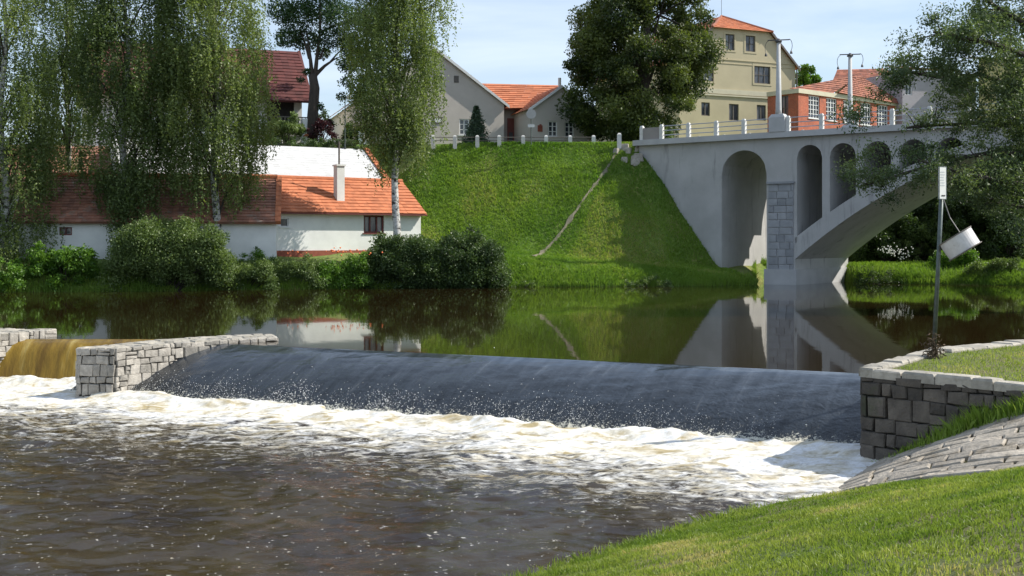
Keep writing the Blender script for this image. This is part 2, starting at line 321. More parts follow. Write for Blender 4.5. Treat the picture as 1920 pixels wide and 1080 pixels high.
def axis(dense0, dense1, step, far0, far1):
    a = list(np.arange(dense0, dense1+1e-6, step)); s = step; x = dense0; lo = []
    while x > far0: s *= 1.35; x -= s; lo.append(x)
    s = step; x = dense1; hi = []
    while x < far1: s *= 1.35; x += s; hi.append(x)
    return np.array(lo[::-1]+a+hi)
def grid_mesh(name, xs, ys, zf, m, smooth=True, mask=None, attr=None):
    X, Y = np.meshgrid(xs, ys); Z = zf(X, Y); nx, ny = len(xs), len(ys)
    i = np.arange(nx*ny).reshape(ny, nx); f = np.stack([i[:-1, :-1], i[:-1, 1:], i[1:, 1:], i[1:, :-1]], -1).reshape(-1, 4)
    if mask is not None:
        k = mask(X, Y).ravel(); f = f[k[f].any(1)]
    at = {n_: ('POINT', fn(X, Y).ravel()) for n_, fn in attr.items()} if attr else None
    return mesh_np(name, np.stack([X.ravel(), Y.ravel(), Z.ravel()], 1), f, m, smooth=smooth, attrs=at)
# one sheet from the far shore to the horizon: bank, embankment and the town's terrace
o = grid_mesh('far_bank_ground', axis(-34, 34, .3, -2400, 2400), axis(60, 86, .3, 57, 3500), far_z, M_slope); tag(o, kind='structure')
SHORE = [(-60, -40), (-12, -4), (-8, 2), (-4, 8), (.2, 12.9), (3.0, 15.8), (4.5, 16.6), (6.1, 19.5)]
def near_s(X, Y):
    poly = SHORE+[(60, 40), (200, 40), (200, -60), (-60, -60)]
    D, _ = poly_dist(X, Y, SHORE, False); _, ins = poly_dist(X, Y, poly); return np.where(ins, D, -D)
def near_z(X, Y):
    s = near_s(np.asarray(X, float), np.asarray(Y, float)); k = .31+.18*np.clip((Y-14)/4, 0, 1)
    z = LOW+np.where(s < 0, s*.5, k*s); t = 1.0
    z = np.where(z > t-.4, t-.4+.4*np.tanh((z-t+.4)/.4), z)
    return z+(fbm(np.asarray(X)*1.3, np.asarray(Y)*1.3, 4, 9)-.5)*.09*np.clip(s/1.0, 0, 1)
WALLLINE = [(5.9, 19.8), (12.4, 11.7)]   # foot of the terrace wall
o = grid_mesh('near_bank_ground', axis(-4, 12, .12, -60, 70), axis(2, 20, .12, -60, 20.0), near_z, M_lawn,
              mask=lambda X, Y: (near_s(X, Y) > -2) & ((X-5.9)*(-8.1)+(Y-19.8)*(-6.5) > -3.0)); tag(o, kind='structure')
# river bed below everything
mb = MB(); mb.face((-300, -60, -3), (300, -60, -3), (300, 90, -3), (-300, 90, -3)); tag(mb.build('river_bed', M_mortar), kind='structure')
mb = MB(); T = [(5.93, 19.83), (8.3, 23.3), (10.5, 25.1), (16, 27), (40, 29), (80, 29), (80, -2), (23.5, -2)]
mb.face(*[(x, y, .44) for x, y in T][::-1]); o = mb.build('terrace_lawn', M_lawn); tag(o, kind='structure')

# ------------------------------------------------------------------ water
E = Vector((.903, -.43, 0)); NN = Vector((-.43, -.903, 0)); C0 = Vector((-7.2, 30.1, 0)); RUN = 2.85
mb = MB(); mb.face(*[(x, y, 0) for x, y in [(8.75, 22.52), (8.6, 23.9), (16, 27.6), (120, 30), (120, 110), (-220, 110), (-220, 31.6), (-13.8, 31.6), (-7.6, 31.6), (-7.25, 30.14)]])
tag(mb.build('upper_river_water', M_river), kind='structure')
nu, nw = 330, 60
us = np.linspace(-2.7, 17.2, nu); ws = np.concatenate([np.linspace(0, .3, 8)[:-1], np.linspace(.3, 3.05, nw-7)])
U, W = np.meshgrid(us, ws); x_ = W/RUN
Z = LOW*(.30*x_+.70*x_**1.9); Z = Z*np.clip(W/.12, 0, 1)**.4
rip = np.clip(x_, 0, 1)**1.5
Z = Z+np.clip(x_*3, 0, 1)*((fbm(U*.55+W*.5, W*.9, 3, 45)-.5)*.09+(fbm(U*1.7+W*1.2, W*2.4, 3, 46)-.5)*.05)
Z = Z+rip*((fbm(U*.9, W*.6, 3, 5)-.5)*.16+(fbm(U*4, W*2.2, 3, 15)-.5)*.07*x_)
XX = C0.x+E.x*U+NN.x*W; YY = C0.y+E.y*U+NN.y*W
i = np.arange(U.size).reshape(U.shape); f = np.stack([i[:-1, :-1], i[1:, :-1], i[1:, 1:], i[:-1, 1:]], -1).reshape(-1, 4)
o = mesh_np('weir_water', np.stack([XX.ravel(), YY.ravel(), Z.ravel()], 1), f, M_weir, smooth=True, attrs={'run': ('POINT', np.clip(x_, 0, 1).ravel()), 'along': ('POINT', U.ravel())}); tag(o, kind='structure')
def pool_q(X, Y):                        # distance downstream of the foot of the weir, and position along it
    dx, dy = X-C0.x, Y-C0.y; return dx*NN.x+dy*NN.y-RUN, dx*E.x+dy*E.y
def pool_foam(X, Y):
    q, u = pool_q(X, Y); n1 = fbm(u*.45, q*.3, 4, 21)
    wob = q+(n1-.5)*2.4; f = np.interp(wob, [-3, -.6, .5, 1.1, 2.0, 3.2, 5, 8, 11], [0, .92, .85, .6, .46, .37, .25, .11, -.02])
    f = f+.12*np.clip((u-12)/3, 0, 1)*(q < 5)
    # below the golden fall the band of foam lies a little further downstream-left
    yl = 30.4-Y+(n1-.5)*1.6; g = np.interp(yl, [-1.5, 0, 1.6, 2.6, 4.5, 7], [.9, .9, .8, .45, .2, -.1]); g = np.where(X < -9.3, g, -1)
    return np.clip(np.maximum(f, g), -.1, 1)
def pool_z(X, Y):
    q, u = pool_q(X, Y); fo = np.clip(pool_foam(X, Y), 0, 1)
    z = LOW+(fbm(u*.8, q*1.3, 4, 31)-.5)*(.10+.10*fo)+(fbm(X*1.6+Y*.5, Y*2.4, 3, 36)-.5)*.075+(fbm(X*4, Y*6, 4, 37)-.5)*(.035+.07*fo)
    ridge = np.exp(-((q-.15+(fbm(u*1.1, q*0+3, 3, 8)-.5)*.5)/.42)**2)
    z = z+ridge*(.06+.10*fbm(u*2.6, q*3, 4, 51))*(u > -1.5)
    D = 30.2-Y; z = z+np.where(X < -9.9, np.exp(-((D-.1)/.45)**2)*.2*(.5+fbm(X*2.5, Y*3, 3, 77)), 0)
    return z
o = grid_mesh('lower_river_water', axis(-15.5, 7.6, .055, -220, 8), axis(12.2, 31.0, .055, -60, 31.4), pool_z, M_pool, attr={'foam': pool_foam},
              mask=lambda X, Y: ((pool_q(X, Y)[0] > -.6) | (X < -8.6)) & (near_s(X, Y) < .8)); tag(o, kind='structure')
# golden fall left of the pier
xs = np.linspace(-13.9, -7.9, 90); ts = np.linspace(0, 1, 26); A_, B_ = np.meshgrid(xs, ts)
yy = 31.62-B_*.95-.25*np.sin(B_*math.pi)*0; zz = -.02-.06*B_+(LOW-.1)*np.clip(B_, 0, 1)**2.6; zz = np.where(B_ < .05, 0, zz)+(fbm(A_*3, B_*1.5, 3, 3)-.5)*.08*B_
yy = yy+(fbm(A_*4, B_*.8, 3, 13)-.5)*.1*B_
i = np.arange(A_.size).reshape(A_.shape); f = np.stack([i[:-1, :-1], i[1:, :-1], i[1:, 1:], i[:-1, 1:]], -1).reshape(-1, 4)
o = mesh_np('golden_waterfall', np.stack([A_.ravel(), yy.ravel(), zz.ravel()], 1), f, M_gold, smooth=True); tag(o, kind='structure')
# spray drops along the foot of the weir
rng = np.random.default_rng(4); N = 9000
u = rng.uniform(-1.2, 14.6, N); cl = fbm(u*1.3, u*0+2, 3, 91); q = rng.normal(-.25, .22, N); h = rng.exponential(.07+.2*np.clip(cl-.35, 0, 1), N)
keep = rng.uniform(0, 1, N) < np.clip(.3+1.2*(cl-.35), .1, 1); u, q, h = u[keep], q[keep], h[keep]
w = RUN+q; xw = np.clip(w/RUN, 0, 1); zb = np.where(q < 0, LOW*(.30*xw+.70*xw**1.9), LOW+.12); s = rng.uniform(.001, .005, len(u))*rng.choice([1, 1, 1.7], len(u))
c = np.stack([C0.x+E.x*u+NN.x*w, C0.y+E.y*u+NN.y*w, zb+h*.8+.03], 1)
oct_ = np.array([(1, 0, 0), (-1, 0, 0), (0, 1, 0), (0, -1, 0), (0, 0, 1), (0, 0, -1)], float); of = np.array([(0, 2, 4), (2, 1, 4), (1, 3, 4), (3, 0, 4), (2, 0, 5), (1, 2, 5), (3, 1, 5), (0, 3, 5)])
co = (c[:, None, :]+oct_[None]*s[:, None, None]*np.array([1, 1, 1.1])).reshape(-1, 3); ff = (of[None]+6*np.arange(len(u))[:, None, None]).reshape(-1, 3)
o = mesh_np('water_spray', co, ff, M_spray, nper=3); tag(o, 'white drops of spray leaping at the foot of the weir', 'spray', kind='stuff')

# ------------------------------------------------------------------ stone work
def blocks(mb, L, H, pos, rh, wr, rg, gap=.018, proud=.05, deep=.12, jit=.02, both=True):
    v = 0
    while v < H-.03:
        h = min(rg.uniform(*rh), H-v)
        if H-v-h < rh[0]*.5: h = H-v
        u = -rg.uniform(0, .2)
        while u < L-.02:
            w = rg.uniform(*wr); u0, u1 = max(u, 0), min(u+w, L); u += w
            if u1-u0 < .05: continue
            subs = [(v, v+h)]
            if h > rh[0]*1.15 and jit < .03 and rg.random() < .18: mid = v+h*rg.uniform(.4, .6); subs = [(v, mid), (mid, v+h)]
            for v0, v1 in subs:
                a = rg.random(); g = gap*rg.uniform(.6, 1.5); p = proud*rg.uniform(.6, 1.3); j = lambda: rg.uniform(-jit, jit)
                c = [(u0+g/2+j(), v0+g/2+j()), (u1-g/2+j(), v0+g/2+j()), (u1-g/2+j(), v1-g/2+j()), (u0+g/2+j(), v1-g/2+j())]
                c = [(min(max(x, 0), L), y) for x, y in c]
                cu = sum(x for x, _ in c)/4; cv = sum(y for _, y in c)/4; bv = .1*rg.uniform(.5, 1.2)
                r0 = [pos(x, y, -deep) for x, y in c]; r1 = [pos(x, y, p*.45) for x, y in c]
                r2 = [pos(x+(cu-x)*bv*1.3, y+(cv-y)*bv*1.3, p+j()*.4) for x, y in c]; ctr = pos(cu+j(), cv+j(), p*1.25)
                n = len(mb.v); mb.v += [tuple(q) for q in r0+r1+r2+[ctr]]
                for k in range(4):
                    k2 = (k+1) % 4
                    mb.f += [(n+k, n+k2, n+4+k2, n+4+k), (n+4+k, n+4+k2, n+8+k2, n+8+k), (n+8+k, n+8+k2, n+12)]; mb.a += [a]*3
        v += h
def facepos(A, B, z0, zt=None):          # pos(u, v, n) for a vertical face from A to B, outward to the right of A->B
    A = Vector((A[0], A[1], 0)); B = Vector((B[0], B[1], 0)); d = (B-A).normalized(); nn = Vector((d.y, -d.x, 0))
    return (B-A).length, (lambda u, v, n: A+d*u+nn*n+Vector((0, 0, z0+v)))
def prism(mb, poly, z0, z1, a=.5):
    n = len(poly); b = len(mb.v); mb.v += [(x, y, z0) for x, y in poly]+[(x, y, z1) for x, y in poly]
    for k in range(n): mb.f.append((b+k, b+(k+1) % n, b+n+(k+1) % n, b+n+k)); mb.a.append(a)
    mb.f.append(tuple(b+n+k for k in range(n))); mb.a.append(a)
# terrace wall on the right
rg = random.Random(7)
tw = empty('terrace_wall', (5.9, 19.8, LOW), 'dark granite block retaining wall with a pale coping beside the right end of the weir', 'wall')
mb = MB()
L, f_ = facepos((12.4, 11.7), (5.9, 19.8), -1.5)
fr = lambda u, v, n: f_(u, v, -n)
A1 = (5.9, 19.8)
Lw, pw = facepos((5.9, 19.8), (12.4, 11.7), -1.6)
# outward side of the front face looks towards the pool (down-left)
blocks(mb, Lw, 2.0, pw, (.16, .36), (.16, .52), rg, .012, .045, .12, .022)
L2, p2 = facepos((8.27, 23.3), (5.9, 19.8), -1.6); blocks(mb, L2, 2.0, p2, (.16, .36), (.16, .52), rg, .012, .04, .12, .022)
L3, p3 = facepos((10.5, 25.1), (8.27, 23.3), -1.6); blocks(mb, L3, 2.0, p3, (.3, .5), (.3, .7), rg, .03, .05)
L4, p4 = facepos((16, 27), (10.5, 25.1), -1.6); blocks(mb, L4, 2.0, p4, (.3, .5), (.3, .7), rg, .03, .05)
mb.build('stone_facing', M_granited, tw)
mb = MB(); prism(mb, [(5.96, 19.82), (12.42, 11.78), (12.8, 12.2), (16.4, 26.5), (15.9, 26.92), (10.5, 25.02), (8.3, 23.25)], -1.7, .38); mb.build('core', M_mortar, tw)
mb = MB()
def capstrip(A, B, wd, side):
    A = Vector((A[0], A[1], 0)); B = Vector((B[0], B[1], 0)); d = (B-A).normalized(); nn = Vector((d.y, -d.x, 0))*side
    blocks(mb, (B-A).length, wd, lambda u, v, n: A+d*u+nn*(-.06+v)+Vector((0, 0, .44+n)), (wd, wd+.01), (.35, .8), rg, .02, .06, .1, .015)
capstrip((5.9, 19.8), (12.4, 11.7), .36, -1); capstrip((8.27, 23.3), (5.9, 19.8), .4, -1); capstrip((10.5, 25.1), (8.27, 23.3), .55, -1); capstrip((16, 27), (10.5, 25.1), .55, -1)
mb.build('coping', M_cap, tw)
# pier between the weir and the golden fall
def pier(name, label, right, left, zt, cat='wall'):
    root = empty(name, (right[0][0], right[0][1], LOW), label, cat); mb = MB()
    for pts, back in ((right, False), (left[::-1], False)):
        for a, b in zip(pts[:-1], pts[1:]):
            L, p = facepos(a, b, LOW-.35, 0); blocks(mb, L, zt-(LOW-.35), p, (.15, .3), (.16, .4), rg, .018, .03, .1, .02)
    L, p = facepos(left[0], right[0], LOW-.35); blocks(mb, L, zt-(LOW-.35), p, (.15, .3), (.15, .34), rg, .018, .03, .1, .02)
    L, p = facepos(right[-1], left[-1], LOW-.35); blocks(mb, L, zt-(LOW-.35), p, (.22, .36), (.22, .4), rg, .025, .04)
    mb.build('stone_facing', M_granite, root)
    mc = MB()
    n = max(len(right), len(left)); seq = right+left[::-1]; cx = sum(p[0] for p in seq)/len(seq); cy = sum(p[1] for p in seq)/len(seq)
    prism(mc, [(x+(cx-x)*.02, y+(cy-y)*.02) for x, y in seq], LOW-.5, zt-.05); mc.build('core', M_mortar, root)
    mt = MB()
    for k in range(len(right)-1):
        a, b, c, d = [Vector((*q, 0)) for q in (right[k], right[k+1], left[k+1], left[k])]
        L = ((b-a).length+(c-d).length)/2; Wd = ((d-a).length+(c-b).length)/2
        blocks(mt, L, Wd, lambda u, v, n: (a.lerp(b, u/L)).lerp(d.lerp(c, u/L), v/Wd)+Vector((0, 0, zt-.03+n)), (.25, .4), (.25, .5), rg, .02, .035, .06, .012)
    mt.build('coping', M_cap, root)
    return root
pier('weir_pier', 'pale granite block pier tapering between the dark weir and the golden fall',
     [(-9.4, 27.8), (-8.4, 29.2), (-7.1, 30.45), (-6.2, 31.0)], [(-10.35, 27.85), (-9.4, 29.9), (-8.0, 31.5), (-6.6, 32.3)], .1)
pier('weir_abutment', 'short granite wall at the left edge of the photo beyond the golden fall',
     [(-13.95, 30.2), (-13.05, 31.7), (-12.6, 32.5)], [(-17.5, 30.2), (-16.5, 32.0), (-15.8, 33.2)], .2)
# stone paving on the near bank: courses run up the slope
pv = empty('stone_paving', (5, 17.5, -.6), 'sloping apron of rough pale paving stones between the terrace wall and lawn', 'paving')
mb = MB(); Aa, Bb, Cc, Dd = Vector((6.0, 19.9)), Vector((9.6, 14.9)), Vector((8.0, 10.9)), Vector((4.1, 16.3))
Lp = 6.3; Wp = 4.1
def ppos(u, v, n):
    a = Aa.lerp(Bb, u/Lp); b = Dd.lerp(Cc, u/Lp); q = a.lerp(b, v/Wp); return Vector((q.x, q.y, float(near_z(np.array([q.x]), np.array([q.y]))[0])+.035+n))
blocks(mb, Lp, Wp, ppos, (.2, .42), (.3, 1.0), rg, .025, .022, .15, .032)
mb.build('slabs', M_pave, pv)
# ------------------------------------------------------------------ building helpers
class Wall:                               # a vertical plane: origin, direction angle; s along it, n outwards to the viewer
    def __init__(s, px, Y, ang): s.o = Vector(((px-960)/F*Y, Y, 0)); s.c = math.cos(R(ang)); s.sn = math.sin(R(ang)); s.d = Vector((s.c, s.sn, 0)); s.n = Vector((s.sn, -s.c, 0))
    def s_at(s, px): u = (px-960)/F; return (u*s.o.y-s.o.x)/(s.c-u*s.sn)
    def z_at(s, px, py): return CH+(HZ-py)/F*(s.o.y+s.s_at(px)*s.sn)
    def pt(s, a, z, n=0): return s.o+s.d*a+s.n*n+Vector((0, 0, z))
def holed(mb, W, s0, s1, z0, z1, holes, rev=.16):
    ss = sorted({s0, s1, *[min(max(h[i], s0), s1) for h in holes for i in (0, 1)]}); zz = sorted({z0, z1, *[min(max(h[i], z0), z1) for h in holes for i in (2, 3)]})
    for a, b in zip(ss[:-1], ss[1:]):
        for c, d in zip(zz[:-1], zz[1:]):
            if any(h[0] <= (a+b)/2 <= h[1] and h[2] <= (c+d)/2 <= h[3] for h in holes): continue
            mb.face(W.pt(a, c), W.pt(b, c), W.pt(b, d), W.pt(a, d))
    for a, b, c, d in holes:
        for p, q in (((a, c), (b, c)), ((b, c), (b, d)), ((b, d), (a, d)), ((a, d), (a, c))):
            mb.face(W.pt(*p), W.pt(*q), W.pt(*q, -rev), W.pt(*p, -rev))
def bar(mb, W, s0, s1, z0, z1, n0, n1):
    p = [W.pt(s0, z0, n1), W.pt(s1, z0, n1), W.pt(s1, z0, n0), W.pt(s0, z0, n0), W.pt(s0, z1, n1), W.pt(s1, z1, n1), W.pt(s1, z1, n0), W.pt(s0, z1, n0)]; mb.hexa(p)
def window(W, h, parent, fm, gm=None, nx=2, ny=3, fw=.06, mw=.035, name='window', label=None, surround=None, sill=None, depth=.1):
    s0, s1, z0, z1 = h; mb = MB(); n0, n1 = -depth-.03, -depth+.03
    bar(mb, W, s0, s0+fw, z0, z1, n0, n1); bar(mb, W, s1-fw, s1, z0, z1, n0, n1); bar(mb, W, s0+fw, s1-fw, z0, z0+fw, n0, n1); bar(mb, W, s0+fw, s1-fw, z1-fw, z1, n0, n1)
    for k in range(1, nx): x = s0+(s1-s0)*k/nx; w = mw*(1.7 if nx % 2 == 0 and k == nx//2 else 1); bar(mb, W, x-w/2, x+w/2, z0+fw, z1-fw, n0, n1-.012)
    for k in range(1, ny): z = z0+(z1-z0)*k/ny; bar(mb, W, s0+fw, s1-fw, z-mw/2, z+mw/2, n0, n1-.02)
    o = mb.build(name, fm, parent)
    if label: o['label'] = label
    g = MB(); g.face(W.pt(s0, z0, -depth-.05), W.pt(s1, z0, -depth-.05), W.pt(s1, z1, -depth-.05), W.pt(s0, z1, -depth-.05)); g.build('pane', gm or M_glass, o)
    if surround or sill:
        q = MB(); w = .17
        if surround:
            for a in ((s0-w, s0, z0-w, z1+w), (s1, s1+w, z0-w, z1+w), (s0, s1, z1, z1+w), (s0, s1, z0-w, z0)): bar(q, W, *a, -.01, .035)
            q.build('surround', surround, o)
        if sill: q = MB(); bar(q, W, s0-.08, s1+.08, z0-.07, z0, -.1, .07); q.build('sill', sill, o)
    return o
def hole(W, px0, py0, px1, py1): s0, s1 = W.s_at(px0), W.s_at(px1); c = (px0+px1)/2; return (s0, s1, W.z_at(c, py1), W.z_at(c, py0))
def tiled(mb, e0, e1, r0, r1, rows, colw=.5, step=.045, rgn=random.Random(3)):
    e0, e1, r0, r1 = map(Vector, (e0, e1, r0, r1)); nrm = (e1-e0).cross(r0-e0 if (r0-e0).length > .1 else r1-e0).normalized()
    if nrm.z < 0: nrm = -nrm
    nc = max(2, int((e1-e0).length/colw))
    for r in range(rows):
        t0, t1 = r/rows, (r+1)/rows; a0, b0, a1, b1 = e0.lerp(r0, t0), e1.lerp(r1, t0), e0.lerp(r0, t1), e1.lerp(r1, t1)
        for c in range(nc):
            u0, u1 = c/nc, (c+1)/nc; a = rgn.random(); lo0, lo1, hi0, hi1 = a0.lerp(b0, u0), a0.lerp(b0, u1), a1.lerp(b1, u0), a1.lerp(b1, u1); k = step*(1+rgn.uniform(-.25, .25))
            mb.face(lo0+nrm*k, lo1+nrm*k, hi1+nrm*.004, hi0+nrm*.004, a=a); mb.face(lo0, lo1, lo1+nrm*k, lo0+nrm*k, a=a)
def slab(mb, a, b, c, d, th):             # roof underside board
    a, b, c, d = map(Vector, (a, b, c, d)); nrm = (b-a).cross(d-a).normalized(); nrm = nrm if nrm.z > 0 else -nrm
    mb.hexa([p-nrm*(th+.01) for p in (a, b, c, d)]+[p-nrm*.01 for p in (a, b, c, d)])
def ridge(mb, a, b, r=.13): mb.tube([a, b], r, 7)

# ------------------------------------------------------------------ bridge
BW = 8.8
def TB(t, w, z): return Vector((16+.8*t+.6*w, 73.3-.6*t+.8*w, z))
br = empty('arch_bridge', TB(0, 0, 0), 'grey concrete arch bridge with small spandrel arches crossing the river on the right', 'bridge')
def intr(t): return 8.3-.0255*(18-t)**2
def extr(t): return 9.0-.0232*(18-t)**2
TOP = 9.1
def strip(mb, ta, tb, lo, hi, steps, under=True, over=False):
    for k in range(steps):
        a, b = ta+(tb-ta)*k/steps, ta+(tb-ta)*(k+1)/steps; la, lb, ha, hb = lo(a), lo(b), hi(a), hi(b)
        mb.face(TB(a, 0, la), TB(b, 0, lb), TB(b, 0, hb), TB(a, 0, ha)); mb.face(TB(a, BW, la), TB(a, BW, ha), TB(b, BW, hb), TB(b, BW, lb))
        if under: mb.face(TB(a, 0, la), TB(a, BW, la), TB(b, BW, lb), TB(b, 0, lb))
        if over: mb.face(TB(a, 0, ha), TB(b, 0, hb), TB(b, BW, hb), TB(a, BW, ha))
def jamb(mb, t, z0, z1): mb.face(TB(t, 0, z0), TB(t, BW, z0), TB(t, BW, z1), TB(t, 0, z1))
top = lambda t: TOP
wallm = MB(); ribm = MB()
PB = 6.0                                   # pier cut short of the far face above its footing to let sunlight in
def boxt(mb, a, b, w0, w1, z0, z1): mb.hexa([TB(*p) for p in ((a, w0, z0), (b, w0, z0), (b, w1, z0), (a, w1, z0), (a, w0, z1), (b, w0, z1), (b, w1, z1), (a, w1, z1))])
def pierblock(g):
    a, b = sorted((g(-.1), g(1.78))); boxt(wallm, a, b, 0, PB, 1.6, TOP); boxt(wallm, a, b, 0, BW, -1.2, 1.6); boxt(wallm, a, b, PB, BW, 8.4, TOP)
def half(mir):
    g = (lambda t: 36-t) if mir else (lambda t: t)
    strip(wallm, g(-9.3), g(-3.2), lambda t: -1.2, top, 1, False); jamb(wallm, g(-3.2), -1.2, 6.9)
    cir = lambda c, r, zs: (lambda t: zs+math.sqrt(max(0, r*r-(t-g(c))**2)))
    strip(wallm, g(-3.2), g(-.1), cir(-1.65, 1.55, 6.9), top, 24); pierblock(g)
    t0 = 1.78
    for k in range(5):
        a = 1.9+2.1*k; b = a+1.62; zs = 8.58-.81
        if extr(b) > 8.25: break
        (boxt(wallm, *sorted((g(t0), g(a))), 0, PB, 2.6, TOP) if k == 0 else strip(wallm, g(t0), g(a), extr, top, 2, False))
        lo = cir((a+b)/2, .81, zs)
        strip(wallm, g(a), g(b), lambda t: max(lo(t), extr(t)), top, 18); (k and jamb(wallm, g(a), extr(a), max(zs, extr(a)))); jamb(wallm, g(b), extr(b), max(zs, extr(b))); t0 = b
    strip(wallm, g(t0), 18, extr, top, 6, False)
    strip(ribm, g(1.78), 18, intr, extr, 30, True, True)
half(False); half(True)
wallm.face(TB(-9.3, 0, -1), TB(-9.3, BW, -1), TB(-9.3, BW, TOP), TB(-9.3, 0, TOP))
wallm.build('spandrel_wall', M_conc, br); ribm.build('arch_rib', M_conc, br)
mb = MB(); mb.hexa([TB(*p) for p in ((-9.6, -.38, TOP), (45.3, -.38, TOP), (45.3, BW+.38, TOP), (-9.6, BW+.38, TOP), (-9.6, -.38, 9.46), (45.3, -.38, 9.46), (45.3, BW+.38, 9.46), (-9.6, BW+.38, 9.46))])
mb.build('deck', M_cornice, br)
mb = MB(); mb.face(TB(-9.6, .8, 9.466), TB(45.3, .8, 9.466), TB(45.3, BW-.8, 9.466), TB(-9.6, BW-.8, 9.466)); mb.build('roadway', M_road, br)
mb = MB()                                  # ashlar facing of the pier: proud coursed blocks
rg2 = random.Random(12)
def bpos(u, v, n): return TB(.02+u, -n-.03, -.6+v)
blocks(mb, 1.68, 6.85, bpos, (.42, .5), (.5, .9), rg2, .03, .03, .06, .004); 
for z in (6.25,): mb.hexa([TB(*p) for p in ((-.06, -.16, z), (1.76, -.16, z), (1.76, -.01, z), (-.06, -.01, z), (-.06, -.16, z+.14), (1.76, -.16, z+.14), (1.76, -.01, z+.14), (-.06, -.01, z+.14))])
mb.build('ashlar_pier', M_ashlar, br)
mb = MB(); mb.hexa([TB(*p) for p in ((-.22, -.14, -1.2), (1.92, -.14, -1.2), (1.92, BW+.14, -1.2), (-.22, BW+.14, -1.2), (-.22, -.14, .95), (1.92, -.14, .95), (1.92, BW+.14, .95), (-.22, BW+.14, .95))]); mb.build('footing', M_cornice, br)
ax = Vector((.8, -.6, 0))
def parapet(w, ts, skip, parent, nm):
    mr = MB()
    for z in (9.46+.25, 9.46+.55, 9.46+.85):
        mr.tube([TB(ts[0] if nm else ts[0]+1.5, w, z), TB(ts[-1], w, z)], .03, 6)
    rl = mr.build('railing', M_rail, parent)
    for t in ts:
        if any(a < t < b for a, b in skip): continue
        p = MB(); p.box(TB(t, w, 9.46), .24, .24, .86, ax); p.box(TB(t, w, 9.46+.86), .24, .24, .1, ax, taper=.55); p.build('post', M_post, rl)
    return rl
parapet(-.15, [-9.0, -7.5, -5.5, -3.5, -1.57]+[1.4+2.15*k for k in range(0, 20)], [], br, 0)
parapet(BW+.1, [-9.5+2.0*k for k in range(0, 27)], [(.3, 3.2)], br, 1)
mb = MB(); mb.box(TB(-8.25, -.15, 9.46), 1.24, .14, .8, ax); mb.build('parapet_panel', M_greyd, br)
for (t, w) in ((.75, -.12), (1.9, BW+.05)):
    mb = MB(); mb.box(TB(t, w, 9.46), 1.05, .62, .9, ax); mb.box(TB(t, w, 10.36), 1.05, .62, .2, ax, taper=.72); mb.build('pedestal', M_cornice, br)
def lamp(t, w, h, label):
    b = TB(t, w, 10.565); root = empty('street_lamp', b, label, 'street lamp', 'concrete lamp columns on the bridge'); m1 = MB()
    m1.tube([b, b+Vector((0, 0, .25)), b+Vector((0, 0, h))], [.21, .19, .115], 10); m1.build('column', M_lampc, root, True)
    tp = b+Vector((0, 0, h)); m2 = MB(); m2.tube([tp, tp+Vector((0, 0, .06)), tp+Vector((0, 0, .16)), tp+Vector((0, 0, .24))], [.2, .22, .14, .05], 10)
    m2.tube([tp+ax*-.72+Vector((0, 0, .2)), tp+ax*.72+Vector((0, 0, .1))], .035, 6)
    m2.build('crossarm', M_dkmetal, root)
    for s in (-1, 1):
        m3 = MB(); e = tp+ax*(s*.68)+Vector((0, 0, .14)); pts = [e+ax*(s*.22*math.sin(a))+Vector((0, 0, -.42+.42*math.cos(a))) for a in [k*math.pi/8 for k in range(7)]]
        m3.tube(pts, .018, 5); q = m3.build('bracket', M_dkmetal, root)
        m4 = MB(); m4.tube([pts[-1], pts[-1]+Vector((0, 0, -.09)), pts[-1]+Vector((0, 0, -.2))], [.03, .07, .09], 8); m4.build('lamp_shade', M_dkmetal, q)
lamp(.75, -.12, 4.45, 'tall tapering concrete lamp column on the near parapet, left of the brick building')
lamp(1.9, BW+.05, 4.6, 'concrete lamp column with two curled brackets on the far parapet before the brick building')

# ------------------------------------------------------------------ white cottage with orange roof and chimney
W = Wall(506, 67.9, 34); s1 = W.s_at(789); zb = 1.2; ze = 4.55
ct = empty('white_cottage', W.pt(0, 1.8), 'long low white cottage with a new orange tile roof and tall white chimney', 'house')
wh = hole(W, 682, 404, 720, 437); wh2 = hole(W, 526, 409, 541, 425); mb = MB(); holed(mb, W, -.3, s1, zb, ze+.1, [wh, wh2])
D = 5.6; zr = 6.45
def P2(W, s, n, z): return W.pt(s, z, n)
mb.face(P2(W, s1, 0, zb), P2(W, s1, -D, zb), P2(W, s1, -D, ze), P2(W, s1, -D/2, zr-.1), P2(W, s1, 0, ze)); mb.face(P2(W, -.3, -D, zb), P2(W, s1, -D, zb), P2(W, s1, -D, ze), P2(W, -.3, -D, ze))
mb.build('wall', M_white, ct)
mb = MB(); bar(mb, W, -.3, s1+.04, zb, 2.14, -.02, .05); mb.build('plinth', M_plinth, ct)
mb = MB(); ov = .42; so = s1+.2; sl_ = (zr-ze)/(D/2)
tiled(mb, P2(W, -.5, ov, ze-ov*sl_+.12), P2(W, so, ov, ze-ov*sl_+.12), P2(W, -.5, -D/2, zr+.12), P2(W, so, -D/2, zr+.12), 11, .33)
tiled(mb, P2(W, so, -D-ov, ze-ov*sl_+.12), P2(W, -.5, -D-ov, ze-ov*sl_+.12), P2(W, so, -D/2, zr+.12), P2(W, -.5, -D/2, zr+.12), 11, .6)
slab(mb, P2(W, -.5, ov-.02, ze-ov*sl_+.1), P2(W, so, ov-.02, ze-ov*sl_+.1), P2(W, so, -D/2, zr+.1), P2(W, -.5, -D/2, zr+.1), .07)
ridge(mb, P2(W, -.5, -D/2, zr+.13), P2(W, so, -D/2, zr+.13)); rf = mb.build('roof', M_orange, ct)
